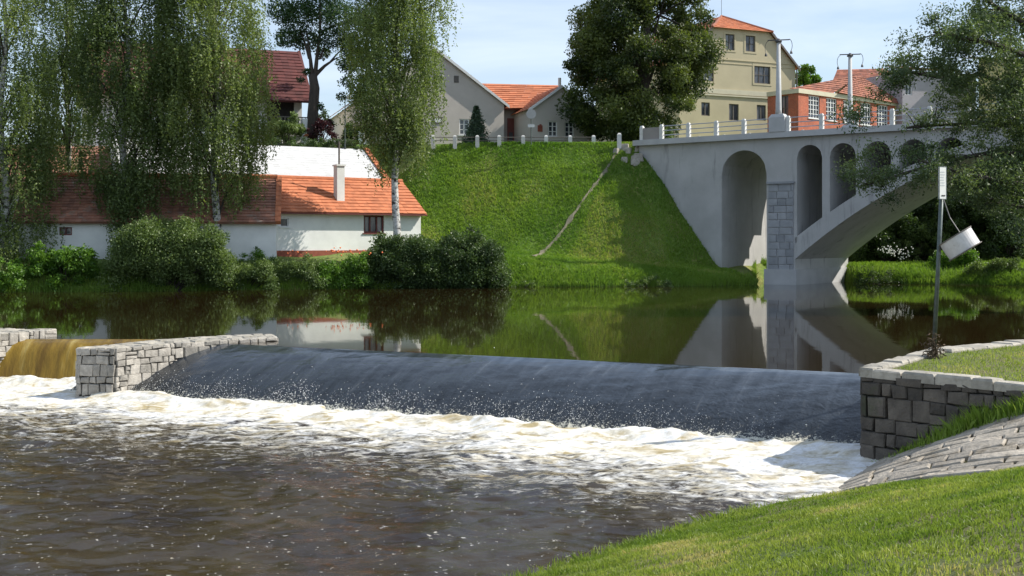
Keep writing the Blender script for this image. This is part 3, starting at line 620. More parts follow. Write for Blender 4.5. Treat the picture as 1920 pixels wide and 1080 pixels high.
o = window(W, wh, ct, M_brownw, M_glassc, 3, 1, .1, .09, sill=M_brownw, label='wide red brown three light window'); o = window(W, wh2, ct, M_trim, M_glass, 1, 1, .05, sill=M_trim)
cs = (W.s_at(641)+.25); zc = W.z_at(641, 377); mb = MB(); mb.box(W.pt(cs, 4.9, -.9), .5, .5, 2.35, W.d); mb.box(W.pt(cs, 7.25, -.9), .62, .62, .09, W.d); ch = mb.build('chimney', M_white, ct)
mb = MB(); mb.tube([W.pt(cs, 7.3, -.9), W.pt(cs, 8.75, -.9)], .055, 8); mb.build('flue_pipe', M_greyw, ch)
mb = MB(); bar(mb, W, -.2, so, ze-ov*sl_+.01, ze-ov*sl_+.09, ov-.02, ov+.08); mb.build('gutter', M_brownw, ct)
# old annex with mossy brown tiles
W = Wall(518, 67.0, 10); sL = W.s_at(36); zb, ze, zr, D = 1.0, 3.95, 6.35, 6.0
an = empty('old_cottage', W.pt(sL/2, 1.8), 'low white cottage under mossy brown tiles behind the weeping birches', 'house')
hs = [hole(W, 111, 426, 135, 441), hole(W, 381, 423, 392, 438)]; mb = MB(); holed(mb, W, sL, 0, zb, ze+.1, hs)
for s in (sL, 0): mb.face(P2(W, s, 0, zb), P2(W, s, -D, zb), P2(W, s, -D, ze), P2(W, s, -D/2, zr-.1), P2(W, s, 0, ze))
mb.build('wall', M_white, an)
for h in hs: window(W, h, an, M_brownw, M_glass, 2, 1, .06)
mb = MB(); sl_ = (zr-ze)/(D/2)
tiled(mb, P2(W, sL-.3, ov, ze-ov*sl_+.12), P2(W, .0, ov, ze-ov*sl_+.12), P2(W, sL-.3, -D/2, zr+.12), P2(W, .0, -D/2, zr+.12), 16, .3, .05)
tiled(mb, P2(W, .0, -D-ov, ze-ov*sl_+.12), P2(W, sL-.3, -D-ov, ze-ov*sl_+.12), P2(W, .0, -D/2, zr+.12), P2(W, sL-.3, -D/2, zr+.12), 12, .6)
slab(mb, P2(W, sL-.3, ov-.02, ze-ov*sl_+.1), P2(W, .0, ov-.02, ze-ov*sl_+.1), P2(W, .0, -D/2, zr+.1), P2(W, sL-.3, -D/2, zr+.1), .07)
rf = mb.build('roof', M_oldtile, an)
mb = MB(); tiled(mb, P2(W, -.06, ov+.02, ze-ov*sl_+.19), P2(W, .26, ov+.02, ze-ov*sl_+.19), P2(W, -.06, -D/2, zr+.19), P2(W, .26, -D/2, zr+.19), 9, .16, .03); 
slab(mb, P2(W, -.06, ov+.02, ze-ov*sl_+.19), P2(W, .26, ov+.02, ze-ov*sl_+.19), P2(W, .26, -D/2, zr+.19), P2(W, -.06, -D/2, zr+.19), .2)
mb.build('verge_tiles', M_orange, rf); mb = MB(); ridge(mb, P2(W, sL-.3, -D/2, zr+.16), P2(W, 0, -D/2, zr+.16), .16); mb.build('ridge_tiles', M_orange, rf)
# house with pale slate roof behind
W = Wall(728, 78.3, 28); sL = -17; ze, zr, D = 6.4, 9.05, 9.0
ho = empty('slate_roofed_house', W.pt(-8, 2), 'long house with a pale grey slate roof and orange verge, behind the cottages', 'house')
mb = MB(); holed(mb, W, sL, 0, 1.5, ze, [])
for s in (sL, 0): mb.face(P2(W, s, 0, 1.5), P2(W, s, -D, 1.5), P2(W, s, -D, ze), P2(W, s, -D/2, zr-.1), P2(W, s, 0, ze))
mb.build('wall', M_white, ho); sl_ = (zr-ze)/(D/2); mb = MB()
tiled(mb, P2(W, sL, .3, ze-.3*sl_+.1), P2(W, 0, .3, ze-.3*sl_+.1), P2(W, sL, -D/2, zr+.1), P2(W, 0, -D/2, zr+.1), 16, .4, .012)
tiled(mb, P2(W, 0, -D-.3, ze-.3*sl_+.1), P2(W, sL, -D-.3, ze-.3*sl_+.1), P2(W, 0, -D/2, zr+.1), P2(W, sL, -D/2, zr+.1), 8, .9, .03); rf = mb.build('roof', M_slate, ho)
mb = MB(); tiled(mb, P2(W, -.05, .35, ze-.3*sl_+.2), P2(W, .3, .35, ze-.3*sl_+.2), P2(W, -.05, -D/2, zr+.2), P2(W, .3, -D/2, zr+.2), 12, .17, .05)
slab(mb, P2(W, -.05, .35, ze-.3*sl_+.2), P2(W, .3, .35, ze-.3*sl_+.2), P2(W, .3, -D/2, zr+.2), P2(W, -.05, -D/2, zr+.2), .24); mb.build('verge_tiles', M_orange, rf)
# barn with brown roof at far left
W = Wall(196, 71.5, 12); sL = -12; ze, zr, D = 5.6, 8.7, 8
ho = empty('brown_roofed_barn', W.pt(-5, 2), 'barn with a brown tiled roof at the far left behind the old cottage', 'barn')
mb = MB(); holed(mb, W, sL, 0, 1.5, ze, [])
for s in (sL, 0): mb.face(P2(W, s, 0, 1.5), P2(W, s, -D, 1.5), P2(W, s, -D, ze), P2(W, s, -D/2, zr-.1), P2(W, s, 0, ze))
mb.build('wall', M_white, ho); sl_ = (zr-ze)/(D/2); mb = MB(); tiled(mb, P2(W, sL, .3, ze-.3*sl_+.1), P2(W, .1, .3, ze-.3*sl_+.1), P2(W, sL, -D/2, zr+.1), P2(W, .1, -D/2, zr+.1), 14, .35, .05)
tiled(mb, P2(W, .1, -D-.3, ze-.3*sl_+.1), P2(W, sL, -D-.3, ze-.3*sl_+.1), P2(W, .1, -D/2, zr+.1), P2(W, sL, -D/2, zr+.1), 8, .9, .05); mb.build('roof', M_oldtile, ho)
# steep red roofed house on the terrace
W = Wall(566, 88, 20); sL = -15.5
ho = empty('red_roofed_house', W.pt(-7, 9.8), 'white house with a steep dark red roof half hidden behind the birches', 'house')
ez = W.z_at(545, 185); D = 8.6; zr = 17.6
hs = [(-4.6, -3.2, 10.9, 12.6), (-8, -6.8, 11, 12.5), (-12, -10.8, 11, 12.5)]
mb = MB(); holed(mb, W, sL, 0, 9, ez+.4, hs)
mb.face(P2(W, 0, 0, 9), P2(W, 0, -D, 9), P2(W, 0, -D, ez), P2(W, 0, -D/2, zr-.2), P2(W, 0, 0, ez+.4)); mb.face(P2(W, sL, 0, 9), P2(W, sL, -D, 9), P2(W, sL, -D, ez), P2(W, sL, -D/2, zr-.2), P2(W, sL, 0, ez+.4)); mb.build('wall', M_white, ho)
for h in hs: window(W, h, ho, M_brownw, M_glass, 2, 1, .08)
mb = MB(); tiled(mb, P2(W, sL-.4, 1.1, ez-.3), P2(W, .5, 1.1, ez-.3), P2(W, sL-.4, -D/2, zr), P2(W, .5, -D/2, zr), 16, .5, .05)
tiled(mb, P2(W, .5, -D-.6, ez-.3), P2(W, sL-.4, -D-.6, ez-.3), P2(W, .5, -D/2, zr), P2(W, sL-.4, -D/2, zr), 10, .9, .05); slab(mb, P2(W, sL-.4, 1.1, ez-.3), P2(W, .5, 1.1, ez-.3), P2(W, .5, -D/2, zr), P2(W, sL-.4, -D/2, zr), .12)
rf = mb.build('roof', M_redtile, ho)
mb = MB(); a, b = P2(W, .52, -D/2, zr+.08), P2(W, .62, 2.3, ez-1.5); mb.hexa([a-W.d*.12-Vector((0, 0, .4)), b-W.d*.12-Vector((0, 0, .35)), b+W.d*.12-Vector((0, 0, .35)), a+W.d*.12-Vector((0, 0, .4)), a-W.d*.12, b-W.d*.12, b+W.d*.12, a+W.d*.12]); mb.build('verge_board', M_redtile, rf)
mb = MB(); bar(mb, W, -.35, .55, 9, ez-1.7, 1.5, 2.4); mb.build('porch_pillar', M_white, ho)
mb = MB(); bar(mb, W, -3.2, .3, 10.8, 10.95, .1, 2.0); bar(mb, W, -3.2, .3, 11.75, 11.82, 1.9, 2.0)
for k in range(14): bar(mb, W, -3.1+k*.25, -3.04+k*.25, 10.95, 11.75, 1.92, 1.98)
mb.build('balcony', M_greyw, ho); mb = MB(); bar(mb, W, -2.6, -.6, 10.97, ez-.2, 0, .06); mb.build('balcony_door', M_darkin, ho)
# ------------------------------------------------------------------ grey municipal building: two gabled wings and a porch
Wm = Wall(945, 90, 17); W = Wm; gb = 9.3
ho = empty('grey_gabled_building', W.pt(-3, gb), 'grey roughcast building with two gabled wings and an orange roof between them', 'building')
sL = W.s_at(672); sp = W.s_at(811); zE = W.z_at(945, 196); zP = W.z_at(811, 90); hs = [hole(W, 861, 223, 880, 253), hole(W, 851, 142, 860, 155), hole(W, 822, 142, 829, 155)]
mb = MB(); holed(mb, W, sL, 0, gb, zE, [hs[0]])
# gable triangle with small openings drawn as recessed panes
mb.face(W.pt(sL, zE), W.pt(0, zE), W.pt(sp, zP)); Dp = 14
mb.face(W.pt(0, gb), P2(W, 0, -Dp, gb), P2(W, 0, -Dp, zE), W.pt(0, zE)); mb.face(W.pt(sL, gb), P2(W, sL, -Dp, gb), P2(W, sL, -Dp, zE), W.pt(sL, zE))
W2 = Wall(995, 87.5, 17); e2 = W2.s_at(1110); p2 = W2.s_at(1051); z2 = W2.z_at(995, 203); zp2 = W2.z_at(1051, 163); h2 = [hole(W2, 1028, 227, 1045, 256), hole(W2, 1059, 228, 1076, 257)]
holed(mb, W2, 0, e2, gb, z2, h2); mb.face(W2.pt(0, z2), W2.pt(e2, z2), W2.pt(p2, zp2))
mb.face(W2.pt(0, gb), P2(W2, 0, -Dp, gb), P2(W2, 0, -Dp, z2), W2.pt(0, z2)); mb.face(W2.pt(e2, gb), P2(W2, e2, -Dp, gb), P2(W2, e2, -Dp, z2), W2.pt(e2, z2)); mb.build('wall', M_grey, ho)
window(W, hs[0], ho, M_trim, M_glass, 2, 3, .09, .05, sill=M_trim)
for h in h2: window(W2, h, ho, M_trim, M_glass, 2, 3, .08, .05, sill=M_trim)
for h in hs[1:]: mb = MB(); bar(mb, W, h[0], h[1], h[2], h[3], 0, .03); mb.build('vent', M_greyw, ho)
mb = MB(); k = W.z_at(945, 198)
tiled(mb, P2(W, .35, .25, zE-.1), P2(W, .35, -Dp, zE-.1), P2(W, sp, .25, zP+.12), P2(W, sp, -Dp, zP+.12), 12, .6, .04)
tiled(mb, P2(W, sL-.35, -Dp, zE-.1), P2(W, sL-.35, .25, zE-.1), P2(W, sp, -Dp, zP+.12), P2(W, sp, .25, zP+.12), 12, .6, .04)
tiled(mb, P2(W2, -.25, .25, z2-.1), P2(W2, -.25, -Dp, z2-.1), P2(W2, p2, .25, zp2+.1), P2(W2, p2, -Dp, zp2+.1), 8, .6, .04)
tiled(mb, P2(W2, e2+.25, -Dp, z2-.1), P2(W2, e2+.25, .25, z2-.1), P2(W2, p2, -Dp, zp2+.1), P2(W2, p2, .25, zp2+.1), 8, .6, .04)
tiled(mb, P(902, 203, 90.5), P(1010, 203, 90.5), P(880, 156, 96.5), P(1050, 160, 96.5), 12, .4, .05); mb.build('roof', M_orange, ho)
def board(mb, W, a, b, n=.3, h=.22, t=.08):
    a, b = W.pt(*a, n), W.pt(*b, n); mb.hexa([a-Vector((0, 0, h)), b-Vector((0, 0, h)), b-Vector((0, 0, h))-W.n*t, a-Vector((0, 0, h))-W.n*t, a, b, b-W.n*t, a-W.n*t])
for Wx, q0, q1 in ((W, (.36, zE-.08), (sp, zP+.14)), (W, (sL-.36, zE-.08), (sp, zP+.14)), (W2, (-.27, z2-.08), (p2, zp2+.12)), (W2, (e2+.27, z2-.08), (p2, zp2+.12))):
    mb = MB(); board(mb, Wx, q0, q1); mb.build('verge_board', M_trim, ho)
W3 = Wall(940, 91.3, 17); mb = MB(); bar(mb, W3, 0, W3.s_at(999), gb, W3.z_at(960, 203), -.5, 0); mb.build('porch_wall', M_greyd, ho)
a = W3.s_at(951); b = W3.s_at(992); mb = MB(); bar(mb, W3, a, b, gb, W3.z_at(960, 222), .0, .08); dr = mb.build('entrance_door', M_brownw, ho)
mb = MB(); 
for i in range(3): x = a+.12+(b-a-.1)*i/3; bar(mb, W3, x, x+.3, gb+.9, gb+1.9, .085, .11)
mb.build('pane', M_glass, dr)
mb = MB(); bar(mb, W3, -.2, W3.s_at(1000), W3.z_at(960, 208), W3.z_at(960, 203), .6, .85); mb.build('gutter', M_brownw, ho)
mb = MB(); h = hole(W2, 1008, 235, 1017, 247); bar(mb, W2, *h, 0, .04); h = hole(W2, 1011, 233, 1015, 240); bar(mb, W2, *h, .04, .06); o = mb.build('plaque', M_plinth, ho)
mb = MB(); h = hole(W, 812, 219, 829, 232); bar(mb, W, *h, 0, .04); sgn = mb.build('sign_board', M_greyw, ho)
mb = MB(); c_, z_ = (h[0]+h[1])/2, (h[2]+h[3])/2; mb.face(*[W.pt(c_+.30*math.cos(a), z_+.17*math.sin(a), .05) for a in [2*math.pi*k/20 for k in range(20)]]); mb.build('oval_panel', M_trim, sgn)
mb = MB(); mb.tube([W2.pt(p2+.1, zp2, -.5), W2.pt(p2+.1, zp2+.75, -.5)], .12, 8); mb.build('vent_pipe', M_trim, ho)
# low dark shed behind birch trunk
ho = empty('grey_shed', P(690, 262, 86), 'small shed with a dark pitched roof just left of the grey gabled building', 'shed'); W = Wall(668, 86, 3)
mb = MB(); holed(mb, W, 0, 2.4, 9, W.z_at(690, 238), []); mb.build('wall', M_greyd, ho); mb = MB(); tiled(mb, W.pt(-.3, W.z_at(670, 241), .3), W.pt(2.9, W.z_at(670, 241), .3), W.pt(.9, W.z_at(690, 210), -3), W.pt(2.9, W.z_at(690, 205), -3), 6, .4); mb.build('roof', M_greyw, ho)
# ------------------------------------------------------------------ tall ochre house
W = Wall(1273, 106, 24); s1 = W.s_at(1491); ga = 9.5; zs = W.z_at(1490, 112); za = W.z_at(1275, 112)
ho = empty('tall_ochre_house', W.pt(s1/2, 11), 'tall ochre gabled house of three storeys with a clipped red tile roof', 'house')
tl, tr_ = W.s_at(1338), W.s_at(1440); zt = W.z_at(1390, 54); zs = W.z_at(1382, 116)
H = []
for q in ((1360, 64, 1377, 94), (1398, 67, 1416, 97), (1309, 119, 1338, 152), (1414, 124, 1444, 157), (1315, 192, 1331, 217), (1367, 195, 1385, 226), (1419, 197, 1436, 226)): H.append(hole(W, *q))
mb = MB(); holed(mb, W, 0, s1, ga, zs, H[2:]); zz0 = zs
# gable above the eaves: centre strip with window openings, and two side triangles
holed(mb, W, tl, tr_, zs, zt, H[:2]); mb.face(W.pt(0, zs), W.pt(tl, zs), W.pt(tl, zt)); mb.face(W.pt(tr_, zs), W.pt(s1, zs), W.pt(tr_, zt))
D = 16
for s in (0, s1): mb.face(P2(W, s, 0, ga), P2(W, s, -D, ga), P2(W, s, -D, zs), P2(W, s, 0, zs))
mb.build('wall', M_beige, ho)
for i, h in enumerate(H):
    if i < 2: window(W, h, ho, M_greyw, M_glassc, 2, 2, .07, .05, surround=M_beige)
    elif i < 4: window(W, h, ho, M_greyw, M_glassc, 3, 2, .08, .06, surround=M_beige)
    else: window(W, h, ho, M_greyw, M_glassc if i > 4 else M_glass, 2, 1, .08, .06)
mb = MB(); bar(mb, W, -.03, s1+.03, W.z_at(1382, 178), W.z_at(1382, 169), .0, .07); bar(mb, W, -.05, s1+.05, W.z_at(1382, 182), W.z_at(1382, 179.5), 0, .12); mb.build('band_course', M_band, ho)
mb = MB(); bar(mb, W, 0, s1, W.z_at(1382, 114), W.z_at(1382, 112.5), .0, .06); bar(mb, W, 0, s1, W.z_at(1382, 121), W.z_at(1382, 120), .0, .04); mb.build('string_course', M_beige, ho)
mb = MB(); pk = W.z_at(1370, 17)
pr = P2(W, (tl+tr_)/2, -3.2, pk)
tiled(mb, W.pt(tl-.35, zt-.15, .35), W.pt(tr_+.35, zt-.15, .35), pr-W.d*.05, pr+W.d*.05, 10, .4, .05)
tiled(mb, P2(W, s1+.35, .3, zs-.3), P2(W, s1+.35, -D, zs-.3), P2(W, tr_+.3, .3, zt-.1), P2(W, tr_+.3, -D, zt-.1), 10, .8, .05)
tiled(mb, P2(W, -.35, -D, zs-.3), P2(W, -.35, .3, zs-.3), P2(W, tl-.3, -D, zt-.1), P2(W, tl-.3, .3, zt-.1), 10, .8, .05)
pe = P2(W, (tl+tr_)/2, -D, pk)
tiled(mb, P2(W, tr_+.3, .3, zt-.1), P2(W, tr_+.3, -D, zt-.1), pr, pe, 8, .8, .05); tiled(mb, P2(W, tl-.3, -D, zt-.1), P2(W, tl-.3, .3, zt-.1), pe, pr, 8, .8, .05)
rf = mb.build('roof', M_orange, ho); mb = MB(); ridge(mb, W.pt(tl-.35, zt-.1, .35), pr, .12); ridge(mb, W.pt(tr_+.35, zt-.1, .35), pr, .12); mb.build('ridge_tiles', M_brtile, rf)
for q0, q1 in (((s1+.4, zs-.25), (tr_+.2, zt)), ((-.4, zs-.25), (tl-.2, zt))):
    mb = MB(); board(mb, W, q0, q1, .32, .25); mb.build('verge_board', M_greyw, ho)
mb = MB(); mb.tube([pr, pr+Vector((0, 0, 2.2))], .02, 5); mb.build('aerial', M_dkmetal, ho)
mb = MB(); mb.tube([W.pt(s1+.1, ga, .1), W.pt(s1+.1, zs-.3, .1), W.pt(s1+.35, zs, .3)], .06, 6); mb.build('drainpipe', M_greyw, ho)
# ------------------------------------------------------------------ brick building with white windows
W = Wall(1497, 92, 40); s1 = W.s_at(1689); ga = 8.8
ho = empty('brick_building', W.pt(s1/2, 9), 'red brick building with white many paned windows under a brown tiled hip roof', 'building')
H = [hole(W, *q) for q in ((1516, 180, 1537, 222), (1549, 183, 1569, 226), (1581, 186, 1600, 229), (1613, 190, 1633, 233), (1644, 193, 1665, 237))]; zt = W.z_at(1497, 166)
H = [(h[0], h[1], H[0][2]-.02*i, H[0][3]) for i, h in enumerate(H)]
mb = MB(); holed(mb, W, 0, s1, ga, zt-.35, H); WL = Wall(1441, 97.5, 0)
c0 = W.pt(0, 0); cl = Vector((c0.x-.64*3.0, c0.y+.77*3.0, 0)); ang = math.degrees(math.atan2(c0.y-cl.y, c0.x-cl.x)); WL = Wall(960, 1, 0); WL.o = cl; WL.c, WL.sn = math.cos(R(ang)), math.sin(R(ang)); WL.d = Vector((WL.c, WL.sn, 0)); WL.n = Vector((WL.sn, -WL.c, 0)); LL = (c0-cl).length
hl = [(LL*.42, LL*.68, H[0][2]-.2, H[0][3])]; holed(mb, WL, 0, LL, ga, zt-.35, hl); mb.build('wall', M_brick, ho)
for h in H: window(W, h, ho, M_trim, M_glass, 4, 5, .07, .045, sill=M_trim)
window(WL, hl[0], ho, M_greyw, M_glassc, 2, 2, .08)
mb = MB(); bar(mb, W, -.12, s1+.1, zt-.35, zt, -.6, .12); bar(mb, WL, 0, LL-.13, zt-.35, zt, -.6, .12); mb.build('parapet_slab', M_band, ho)
mb = MB(); bar(mb, W, s1-.9, s1-.02, ga, zt-.36, 0, .04); mb.build('corner_pilaster', M_yellow, ho)
mb = MB(); z1 = zt+.05; apx = P(1612, 143, 98.5); sa = W.s_at(1566); e0, e1 = W.pt(sa, z1, .3), W.pt(s1+.3, z1-.25, .3)
tiled(mb, e0, e1, apx-W.d*.2, apx+W.d*.2, 11, .3, .05); tiled(mb, e1, W.pt(s1+.3, z1, -9), apx+W.d*.2, apx+W.d*.2+Vector((0, 3, 0)), 10, .5, .05)
tiled(mb, W.pt(-.2, z1, -.7), W.pt(sa, z1, -.2), apx-W.d*.6, apx-W.d*.2, 10, .35, .05)
mb.build('roof', M_brtile, ho)
# large tiled roof and lilac house further right
W = Wall(1692, 100, 18); s1 = W.s_at(1830)
ho = empty('lilac_house', W.pt(3, 10), 'pale lilac rendered house behind the brick building and the overhanging tree', 'house')
zt = W.z_at(1700, 132); h = hole(W, 1660+28, 140, 1714, 178); h = (h[0]+.5, h[1]-.2, h[2], h[3]); h3 = hole(W, 1780, 150, 1800, 180); mb = MB(); holed(mb, W, 0, s1, 9, zt, [h, h3]); mb.face(W.pt(0, 9), P2(W, 0, -10, 9), P2(W, 0, -10, zt), W.pt(0, zt)); mb.face(W.pt(s1, 9), P2(W, s1, -10, 9), P2(W, s1, -10, zt), W.pt(s1, zt)); mb.build('wall', M_lilac, ho)
window(W, h, ho, M_trim, M_glass, 2, 2, .07); window(W, h3, ho, M_trim, M_glass, 2, 2, .07)
mb = MB(); tiled(mb, W.pt(-.4, zt, .4), W.pt(s1+.4, zt, .4), W.pt(.6, zt+1.0, -4), W.pt(s1-.6, zt+1.0, -4), 6, .5); mb.build('roof', M_brtile, ho)
W = Wall(1560, 106, 14); s1 = W.s_at(1700); ho = empty('brown_roofed_house', W.pt(3, 10), 'house behind the brick building showing only its big brown hipped roof', 'house')
z0 = W.z_at(1570, 160); zr = W.z_at(1640, 120); mb = MB(); holed(mb, W, .3, s1, 9, z0, []); mb.build('wall', M_yellow, ho)
mb = MB(); tiled(mb, W.pt(-.3, z0, .4), W.pt(s1+.3, z0, .4), W.pt(W.s_at(1612), zr, -4), W.pt(s1+.3, zr+.3, -4), 12, .5); mb.build('roof', M_brtile, ho)
W = Wall(1835, 98, 10); s1 = W.s_at(1990); ho = empty('yellow_house', W.pt(3, 10), 'pale yellow house glimpsed through the overhanging tree at the right edge', 'house')
h = hole(W, 1868, 165, 1884, 200); h3 = hole(W, 1905, 165, 1921, 200); mb = MB(); holed(mb, W, 0, s1, 9, W.z_at(1850, 110), [h, h3]); mb.build('wall', M_yellow, ho); window(W, h, ho, M_trim, M_glass); window(W, h3, ho, M_trim, M_glass)
mb = MB(); tiled(mb, W.pt(-.4, W.z_at(1850, 110), .4), W.pt(s1, W.z_at(1850, 110), .4), W.pt(1, W.z_at(1850, 92), -5), W.pt(s1, W.z_at(1850, 92), -5), 6, .5); mb.build('roof', M_brtile, ho)

# ------------------------------------------------------------------ fences, posts, signs on the terrace
fe = empty('post_and_rail_fence', P(970, 270, 79.6), 'fence of short white concrete posts with a rail along the top of the grass bank', 'fence')
fx = [812, 853, 895, 936, 981, 1024, 1069, 1113]; pts = [P(x, 271, 80.2) for x in fx]; mr = MB()
for p in pts: p.z = 9.3
mr.tube([p+Vector((0, 0, .5)) for p in pts], .025, 6); mr.tube([p+Vector((0, 0, .28)) for p in pts], .02, 6); rl = mr.build('rail', M_greyw, fe)
for p in pts: m_ = MB(); m_.box(p-Vector((0, 0, .3)), .26, .24, .85); m_.box(p+Vector((0, 0, .55)), .26, .24, .09, taper=.5); m_.build('post', M_post, fe)
ep = P(1161, 280, 79.2); ep.z = 8.95; mb = MB(); mb.box(ep, .28, .26, .95); mb.box(ep+Vector((0, 0, .95)), .28, .26, .1, taper=.5); tag(mb.build('fence_post', M_post), 'single white concrete post at the head of the stone gutter beside the bridge', 'post')
fe = empty('garden_fence', P(620, 262, 84), 'low garden fence with white gate pillars on the terrace above the slate roof', 'fence'); mr = MB(); q = []
for x, h, w in ((525, .75, .3), (575, 1.0, .36), (617, .8, .3), (652, .8, .3), (678, 1.35, .42), (686, .9, .3)):
    p = P(x, 268, 84.5); p.z = 9.25; q.append(p); m_ = MB(); m_.box(p, w, w, h); o = m_.build('pillar', M_white, fe)
    if x == 575: m_ = MB(); m_.box(p+Vector((0, 0, h)), .5, .5, .2, taper=.2); m_.build('cap', M_orange, o)
mr.tube([p+Vector((0, 0, .5)) for p in q], .03, 5); mr.tube([p+Vector((0, 0, .25)) for p in q], .03, 5); mr.build('rail', M_greyw, fe)
for px_, lab in ((93, 'white gate pillar at the left, seen under the birch branches'), (143, 'white gate pillar with a red cap behind the leftmost birches')):
    p = P(px_, 285, 83); p.z = 9.2; mb = MB(); mb.box(p, .5, .4, .95); mb.box(p+Vector((0, 0, .95)), .6, .5, .12, taper=.4); tag(mb.build('gate_pillar', M_white), lab, 'pillar')
b = P(996, 272, 78.9); b.z = 9.2; rs = empty('round_road_sign', b, 'round road sign seen from behind on a thin post before the porch', 'road sign'); mb = MB(); mb.tube([b, b+Vector((0, 0, 2.35))], .04, 6); mb.build('post', M_galv, rs)
mb = MB(); mb.tube([b+Vector((0, -.05, 2.05)), b+Vector((0, -.08, 2.05))], .33, 20); mb.build('disc', M_lampc, rs); mb = MB(); mb.box(b+Vector((0, -.07, 1.15)), .45, .03, .2); mb.build('plate', M_trim, rs)
b = P(647, 268, 81.5); b.z = 9.1; rs = empty('thin_street_lamp', b, 'slender steel lamp post standing between the ash tree and third birch', 'street lamp'); mb = MB(); mb.tube([b, b+Vector((0, 0, 3.5))], [.06, .035], 7); mb.build('post', M_galv, rs)
mb = MB(); mb.tube([b+Vector((0, 0, 3.5)), b+Vector((.25, 0, 3.62))], .03, 6); q = mb.build('arm', M_galv, rs); mb = MB(); mb.tube([b+Vector((.3, 0, 3.75)), b+Vector((.3, 0, 3.63)), b+Vector((.3, 0, 3.5))], [.08, .2, .12], 10); mb.build('lamp_head', M_trim, q)

# stone drainage gutter down the slope
gt = MB(); rg3 = random.Random(5)
path = [(7.3, 79.3), (6.0, 77.6), (4.6, 75.9), (3.3, 74.4), (1.9, 72.9), (1.2, 71.6)]; prev = None
for (a, b_) in zip(path[:-1], path[1:]):
    for k in range(8):
        t = k/8; x, y = a[0]+(b_[0]-a[0])*t+rg3.uniform(-.04, .04), a[1]+(b_[1]-a[1])*t; w = rg3.choice([.03, .05, .08, .15])*rg3.uniform(.8, 1.2)
        cur = [(q, y, float(far_z(np.array([q]), np.array([y]))[0])+h) for q, h in ((x-w-.04, -.05), (x-w, .09+rg3.uniform(0, .05)), (x+w, .09+rg3.uniform(0, .05)), (x+w+.04, -.05))]
        if prev:
            ra = rg3.random()
            for i in range(3): gt.face(prev[i], prev[i+1], cur[i+1], cur[i], a=ra)
        prev = cur
tag(gt.build('stone_gutter', mat('dusty_stone', (.24, .21, .15), (.13, .12, .08), 1.5, .9, .5)), 'line of pale stones running diagonally down the grassy embankment', 'gutter')
mb = MB(); rg4 = random.Random(6)
for k in range(12):
    x = 7.3+rg4.uniform(-.4, 1.6); y = 79.0+rg4.uniform(-.7, .3); z = float(far_z(np.array([x]), np.array([y]))[0]); mb.box((x, y, z-.2), rg4.uniform(.3, .7), rg4.uniform(.3, .5), rg4.uniform(.35, .6), Vector((math.cos(k), math.sin(k), 0)), a=rg4.random(), taper=.7)
tag(mb.build('rubble_heap', M_cap, bevel=.03), 'pile of grey stones at the left end of the bridge', 'stones')

# ------------------------------------------------------------------ leaning post with notice board and tilted bin
b = P(1750, 664, 22.0); b.z = .44; tp = P(1768, 312, 22.0); tp.z += 0
ps = empty('notice_post', b, 'leaning steel post with a white notice plate at the corner of the terrace lawn', 'sign'); mb = MB(); mb.tube([b-Vector((0, 0, .1)), tp], .04, 10); mb.build('post', M_galv, ps, True)
c = P(1767, 343, 21.93); mb = MB(); mb.box(c-Vector((0, 0, .3)), .2, .025, .6, Vector((.87, .5, 0)).normalized()); pl = mb.build('notice_plate', M_trim, ps, bevel=.004)
mb = MB(); fw = Vector((.87, .5, 0)).normalized(); nn_ = Vector((fw.y, -fw.x, 0))
for a_, b2, z0, z1 in ((-.1, -.09, -.3, .3), (.09, .1, -.3, .3), (-.1, .1, -.31, -.297), (-.1, .1, .297, .31)):
    q0 = c+fw*a_+nn_*.016; q1 = c+fw*b2+nn_*.016; up = Vector((0, 0, 1)); mb.hexa([q0+up*z0, q1+up*z0, q1+up*z0-nn_*.03, q0+up*z0-nn_*.03, q0+up*z1, q1+up*z1, q1+up*z1-nn_*.03, q0+up*z1-nn_*.03])
mb.build('rim', M_galv, pl)
mb = MB(); rgn = random.Random(2)
for i, zz in enumerate([.2, .15, .1, .05, 0, -.05]):
    w = rgn.uniform(.05, .075); q = c+nn_*.0175+Vector((0, 0, zz)); mb.face(q-fw*.075, q+fw*(w-.02), q+fw*(w-.02)+Vector((0, 0, .012)), q-fw*.075+Vector((0, 0, .012)))
m_faint = mat('faded_print', (.5, .52, .55), (.6, .62, .64), 20, .7, 0); mb.build('faded_lines', m_faint, pl)
mb = MB(); q = c+nn_*.0175+Vector((0, 0, -.25)); mb.face(q-fw*.045, q+fw*.06, q+fw*.06+Vector((0, 0, .025)), q-fw*.045+Vector((0, 0, .025))); mb.build('dark_line', M_dkmetal, pl)
# bin: open drum, opening turned to the upper left
bc = P(1800, 457, 21.9); axd = Vector((-.51, .21, .86)).normalized(); hb = .36; rb = .325
bn = empty('tilted_bin', bc, 'white drum shaped bin hanging tilted from the leaning post', 'bin'); mb = MB(); u = axd.cross(Vector((0, 1, 0))).normalized(); w = axd.cross(u)
def ring(o, r, n=36): return [o+(u*math.cos(2*math.pi*k/n)+w*math.sin(2*math.pi*k/n))*r for k in range(n)]
r0, r1, r2, r3 = ring(bc-axd*hb/2, rb*.96), ring(bc+axd*hb/2, rb), ring(bc+axd*hb/2, rb-.02), ring(bc-axd*(hb/2-.02), rb*.93)
n = 36
for a_, b2 in ((r0, r1), (r1, r2), (r2, r3)):
    for k in range(n): mb.face(a_[k], a_[(k+1) % n], b2[(k+1) % n], b2[k])
mb.face(*r0[::-1]); mb.face(*r3)
M_bin = mat('scuffed_white_enamel', (.62, .6, .6), (.5, .48, .47), 9, .45, .1, stain=(6, (.3, .24, .2), .62)); mb.build('drum', M_bin, bn)
mb = MB(); 
